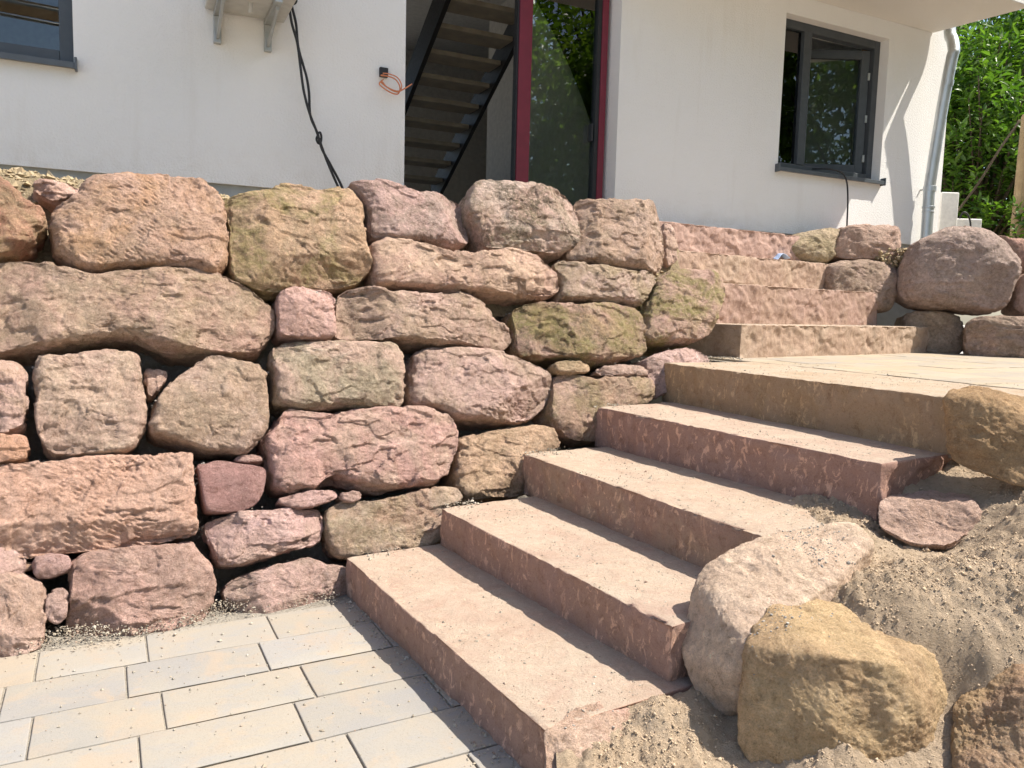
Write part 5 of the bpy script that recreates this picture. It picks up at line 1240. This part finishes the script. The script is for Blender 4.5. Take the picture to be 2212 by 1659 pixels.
# coarse soil on the terrace behind the wall
n = 9000
a, b = rng.uniform(-2.6, 1.2, n), rng.uniform(.1, .8, n)
P = np.array([0, 3.176 + .72]) + a[:, None] * WU[:2] + b[:, None] * np.array([-WU[1], WU[0]])
P = P[P[:, 0] < .95]
sz = rng.gamma(2, .0028, len(P)) + .002
V, F = crumbs(np.c_[P, terrace_z(P) + sz * .3], sz, 11)
P2 = np.c_[rng.uniform(2.85, 3.3, 1500), rng.uniform(6.15, 6.6, 1500)]
s2 = rng.gamma(2, .006, 1500) + .004
V2, F2 = crumbs(np.c_[P2, 1.50 + rng.rand(1500) * .14], s2, 12)
tag(obj('soil_crumbs', mesh_np('soil_crumbs', np.vstack([V, V2]), np.vstack([F, F2 + len(V)]), M_SOILGRAIN, False)), 'coarse brown soil heaped behind the stones', None, None, 'stuff')

# ------------------------------------------------------------ planting
def leaves(centres, normals_dir, length, width, seed, fold=.25, simple=False):
    """each leaf: 4 quads along a bent midrib, folded"""
    r = np.random.RandomState(seed); n = len(centres)
    d = normals_dir / np.linalg.norm(normals_dir, axis=1, keepdims=True)
    up = r.normal(0, .5, (n, 3)) + np.array([0, 0, 1.]); s = np.cross(d, up); s /= np.linalg.norm(s, axis=1, keepdims=True)
    nn = np.cross(s, d)
    L = length * r.uniform(.7, 1.25, n); Wd = width * r.uniform(.75, 1.2, n)
    ts, ws, bend = ([0, .5, 1.], [.15, 1., .1], [0, .02, -.12]) if simple else ([0, .3, .65, 1.], [.12, .95, .8, .05], [0, .02, -.03, -.16])
    rows = []
    for t, w_, b in zip(ts, ws, bend):
        mid = centres + d * (L * t)[:, None] + nn * (L * b)[:, None]
        e = s * (Wd * w_ * .5)[:, None]; lift = nn * (Wd * w_ * fold)[:, None]
        rows += [mid - e + lift, mid, mid + e + lift]
    V = np.stack(rows, 1)
    q = []
    for i in range(len(ts) - 1):
        for j in range(2): q.append((i*3+j, i*3+j+1, i*3+3+j+1, i*3+3+j))
    F = (np.array(q)[None] + (np.arange(n) * 3 * len(ts))[:, None, None]).reshape(-1, 4)
    return V.reshape(-1, 3), F

def shrub(name, base, rad, height, nshoot, per, length, width, seed, label, cat, mat, z_low=.0, group=None, lean=(0, 0)):
    r = np.random.RandomState(seed)
    root = empty(name, base); tag(root, label, cat, group)
    stem = MB(); cs_, ds_ = [], []
    for i in range(nshoot):
        a = r.rand() * 6.283; rr = math.sqrt(r.rand()) * rad
        h = height * (z_low + (1 - z_low) * (r.rand() ** .6)) * (1 - .35 * (rr / rad) ** 2)
        tip = np.array([rr * math.cos(a) + lean[0] * h, rr * math.sin(a) + lean[1] * h, h])
        d = np.array([math.cos(a) * rr / rad * .8, math.sin(a) * rr / rad * .8, .75]) + r.normal(0, .25, 3); d /= np.linalg.norm(d)
        sl_ = length * r.uniform(2.2, 3.6)
        st = tip - d * sl_
        if i % 6 == 0: stem.tube([(st[0] * .25, st[1] * .25, 0), tuple(st * np.array([.75, .75, .6])), tuple(tip)], [.03, .018, .005], 5)
        for k in range(per):
            t = (k + r.rand()) / per
            c = st + d * sl_ * t
            ph = k * 2.4 + r.rand()
            o1 = np.cross(d, (0, 0, 1.)); o1 = o1 / (np.linalg.norm(o1) + 1e-6); o2 = np.cross(d, o1)
            ld = d * (.35 + .5 * t) + (o1 * math.cos(ph) + o2 * math.sin(ph)) * .9 + np.array([0, 0, -.1])
            cs_.append(c); ds_.append(ld)
    V, F = leaves(np.array(cs_), np.array(ds_), length, width, seed + 1)
    obj('crown', mesh_np('crown', V, F, mat, True), root)
    stem.build('stems', M_BARK, root, smooth=True)
    return root
shrub('laurel_bush', (5.45, 9.5, 1.6), .95, 3.1, 560, 14, .125, .042, 11, 'tall glossy laurel bush beside the house corner', 'bush', M_LAUREL, .05)
shrub('laurel_bush', (6.9, 10.2, 1.8), 1.3, 4.2, 700, 12, .13, .045, 12, 'second laurel bush further right behind the wooden post', 'bush', M_LAUREL, .05)
shrub('laurel_bush', (6.2, 12.2, 1.8), 1.9, 5.6, 900, 12, .14, .05, 13, 'dark shrub filling the gap behind the nearest laurel', 'bush', M_LAUREL, .05)
shrub('bramble', (5.45, 8.05, 1.65), .38, 1.0, 80, 9, .075, .04, 15, 'low light green bramble in front of the wooden post', 'bush', M_LAUREL, .1)
m = MB(); zb = back_z(np.array([[5.62, 8.75]]))[0] - .2
m.tube([(5.27, 8.2, 1.4), (5.275, 8.2, 2.4), (5.28, 8.2, 3.20), (5.28, 8.2, 3.22)], [.085, .08, .078, .070], 16)
tag(m.build('wooden_post', M_POST, None, smooth=False), 'sawn-off round wooden post among the bushes', 'post')
m = MB(); m.tube(spline([(5.15, 8.15, 3.15), (4.95, 8.12, 2.85), (4.75, 8.1, 2.5), (4.55, 8.1, 2.2)], 6), [.012] * 19, 7)
tag(m.build('dry_branch', M_BARK, None, smooth=True), 'bare dry branch leaning in front of the laurel', 'branch')

def tree(base, h, cr, seed, label, nclump=60, per=110, ll=.16):
    r = np.random.RandomState(seed)
    root = empty('tree', base); tag(root, label, 'tree', 'trees across the garden')
    tk = MB(); tk.tube(spline([(0, 0, -.2), (.05, .03, h * .35), (-.05, .08, h * .7), (0, 0, h * .95)], 5), [.16 * (1 - i / 18) + .02 for i in range(16)], 9)
    cs_, ds_ = [], []
    for i in range(nclump):
        v = r.normal(0, 1, 3); v /= np.linalg.norm(v); q = r.rand() ** .45
        c = np.array([v[0] * cr * q, v[1] * cr * q, h * .6 + v[2] * h * .42 * q])
        if i % 4 == 0: tk.tube([(0, 0, max(.5, c[2] - h * .25)), tuple(c * np.array([.5, .5, 1]) - np.array([0, 0, .1 * h])), tuple(c)], [.05, .03, .01], 5)
        k = r.normal(0, .26 * cr / 1.6, (per, 3)); cs_.append(c + k); ds_.append(k + r.normal(0, .5, (per, 3)) + np.array([0, 0, -.25]))
    V, F = leaves(np.vstack(cs_), np.vstack(ds_), ll, ll * .5, seed + 3, simple=True)
    obj('crown', mesh_np('crown', V, F, M_LEAF, True), root)
    tk.build('trunk', M_BARK, root, smooth=True)
TL = ('leafy garden tree mirrored in the door glass', 'taller garden tree mirrored behind the leafy one', 'big garden tree mirrored in the open casement', 'broad garden tree mirrored in the right window', 'slender garden tree mirrored at the edge of the right window', 'bushy garden tree mirrored beside the scaffold')
for i, (x, y, h, cr) in enumerate(((9.6, 1.2, 6.6, 2.1), (11.8, -1.6, 8.2, 2.4), (8.0, -3.0, 8.8, 2.7), (10.8, 4.2, 7.4, 2.4), (12.2, 6.4, 6.5, 2.0), (5.6, -6.8, 5.6, 2.0))):
    tree((x, y, .6), h, cr, 40 + i, TL[i], nclump=80, per=110, ll=.21)

# ------------------------------------------------------------ scaffold on the building site behind, mirrored in the left window
sc_ = empty('scaffold', (1.2, -7.2, -.06), .35)
tag(sc_, 'steel tube scaffold tower with plank decks mirrored in the left window', 'scaffold')
for x in (-2.4, -1.2, 0, 1.2, 2.4):
    for y in (0, .8):
        m = MB(); m.tube([(x, y, 0), (x, y, 7.5)], .03, 8); m.build('standard', M_STEEL, sc_, smooth=True)
for z in (2., 4., 6.):
    for y in (0, .8):
        m = MB(); m.tube([(-2.6, y, z), (2.6, y, z)], .028, 8); m.build('ledger', M_STEEL, sc_, smooth=True)
        m = MB(); m.tube([(-2.6, y, z + 1), (2.6, y, z + 1)], .024, 8); m.build('guard_rail', M_STEEL, sc_, smooth=True)
    m = MB(); m.box((-2.6, .04, z + .03), (2.6, .76, z + .075)); m.build('deck', M_WOOD, sc_)
for x, z in ((-2.4, 0), (0, 2), (1.2, 0), (-1.2, 4), (1.2, 4)):
    m = MB(); m.tube([(x, -.04, z), (x + 1.2, -.04, z + 2)], .022, 8); m.build('brace', M_STEEL, sc_, smooth=True)
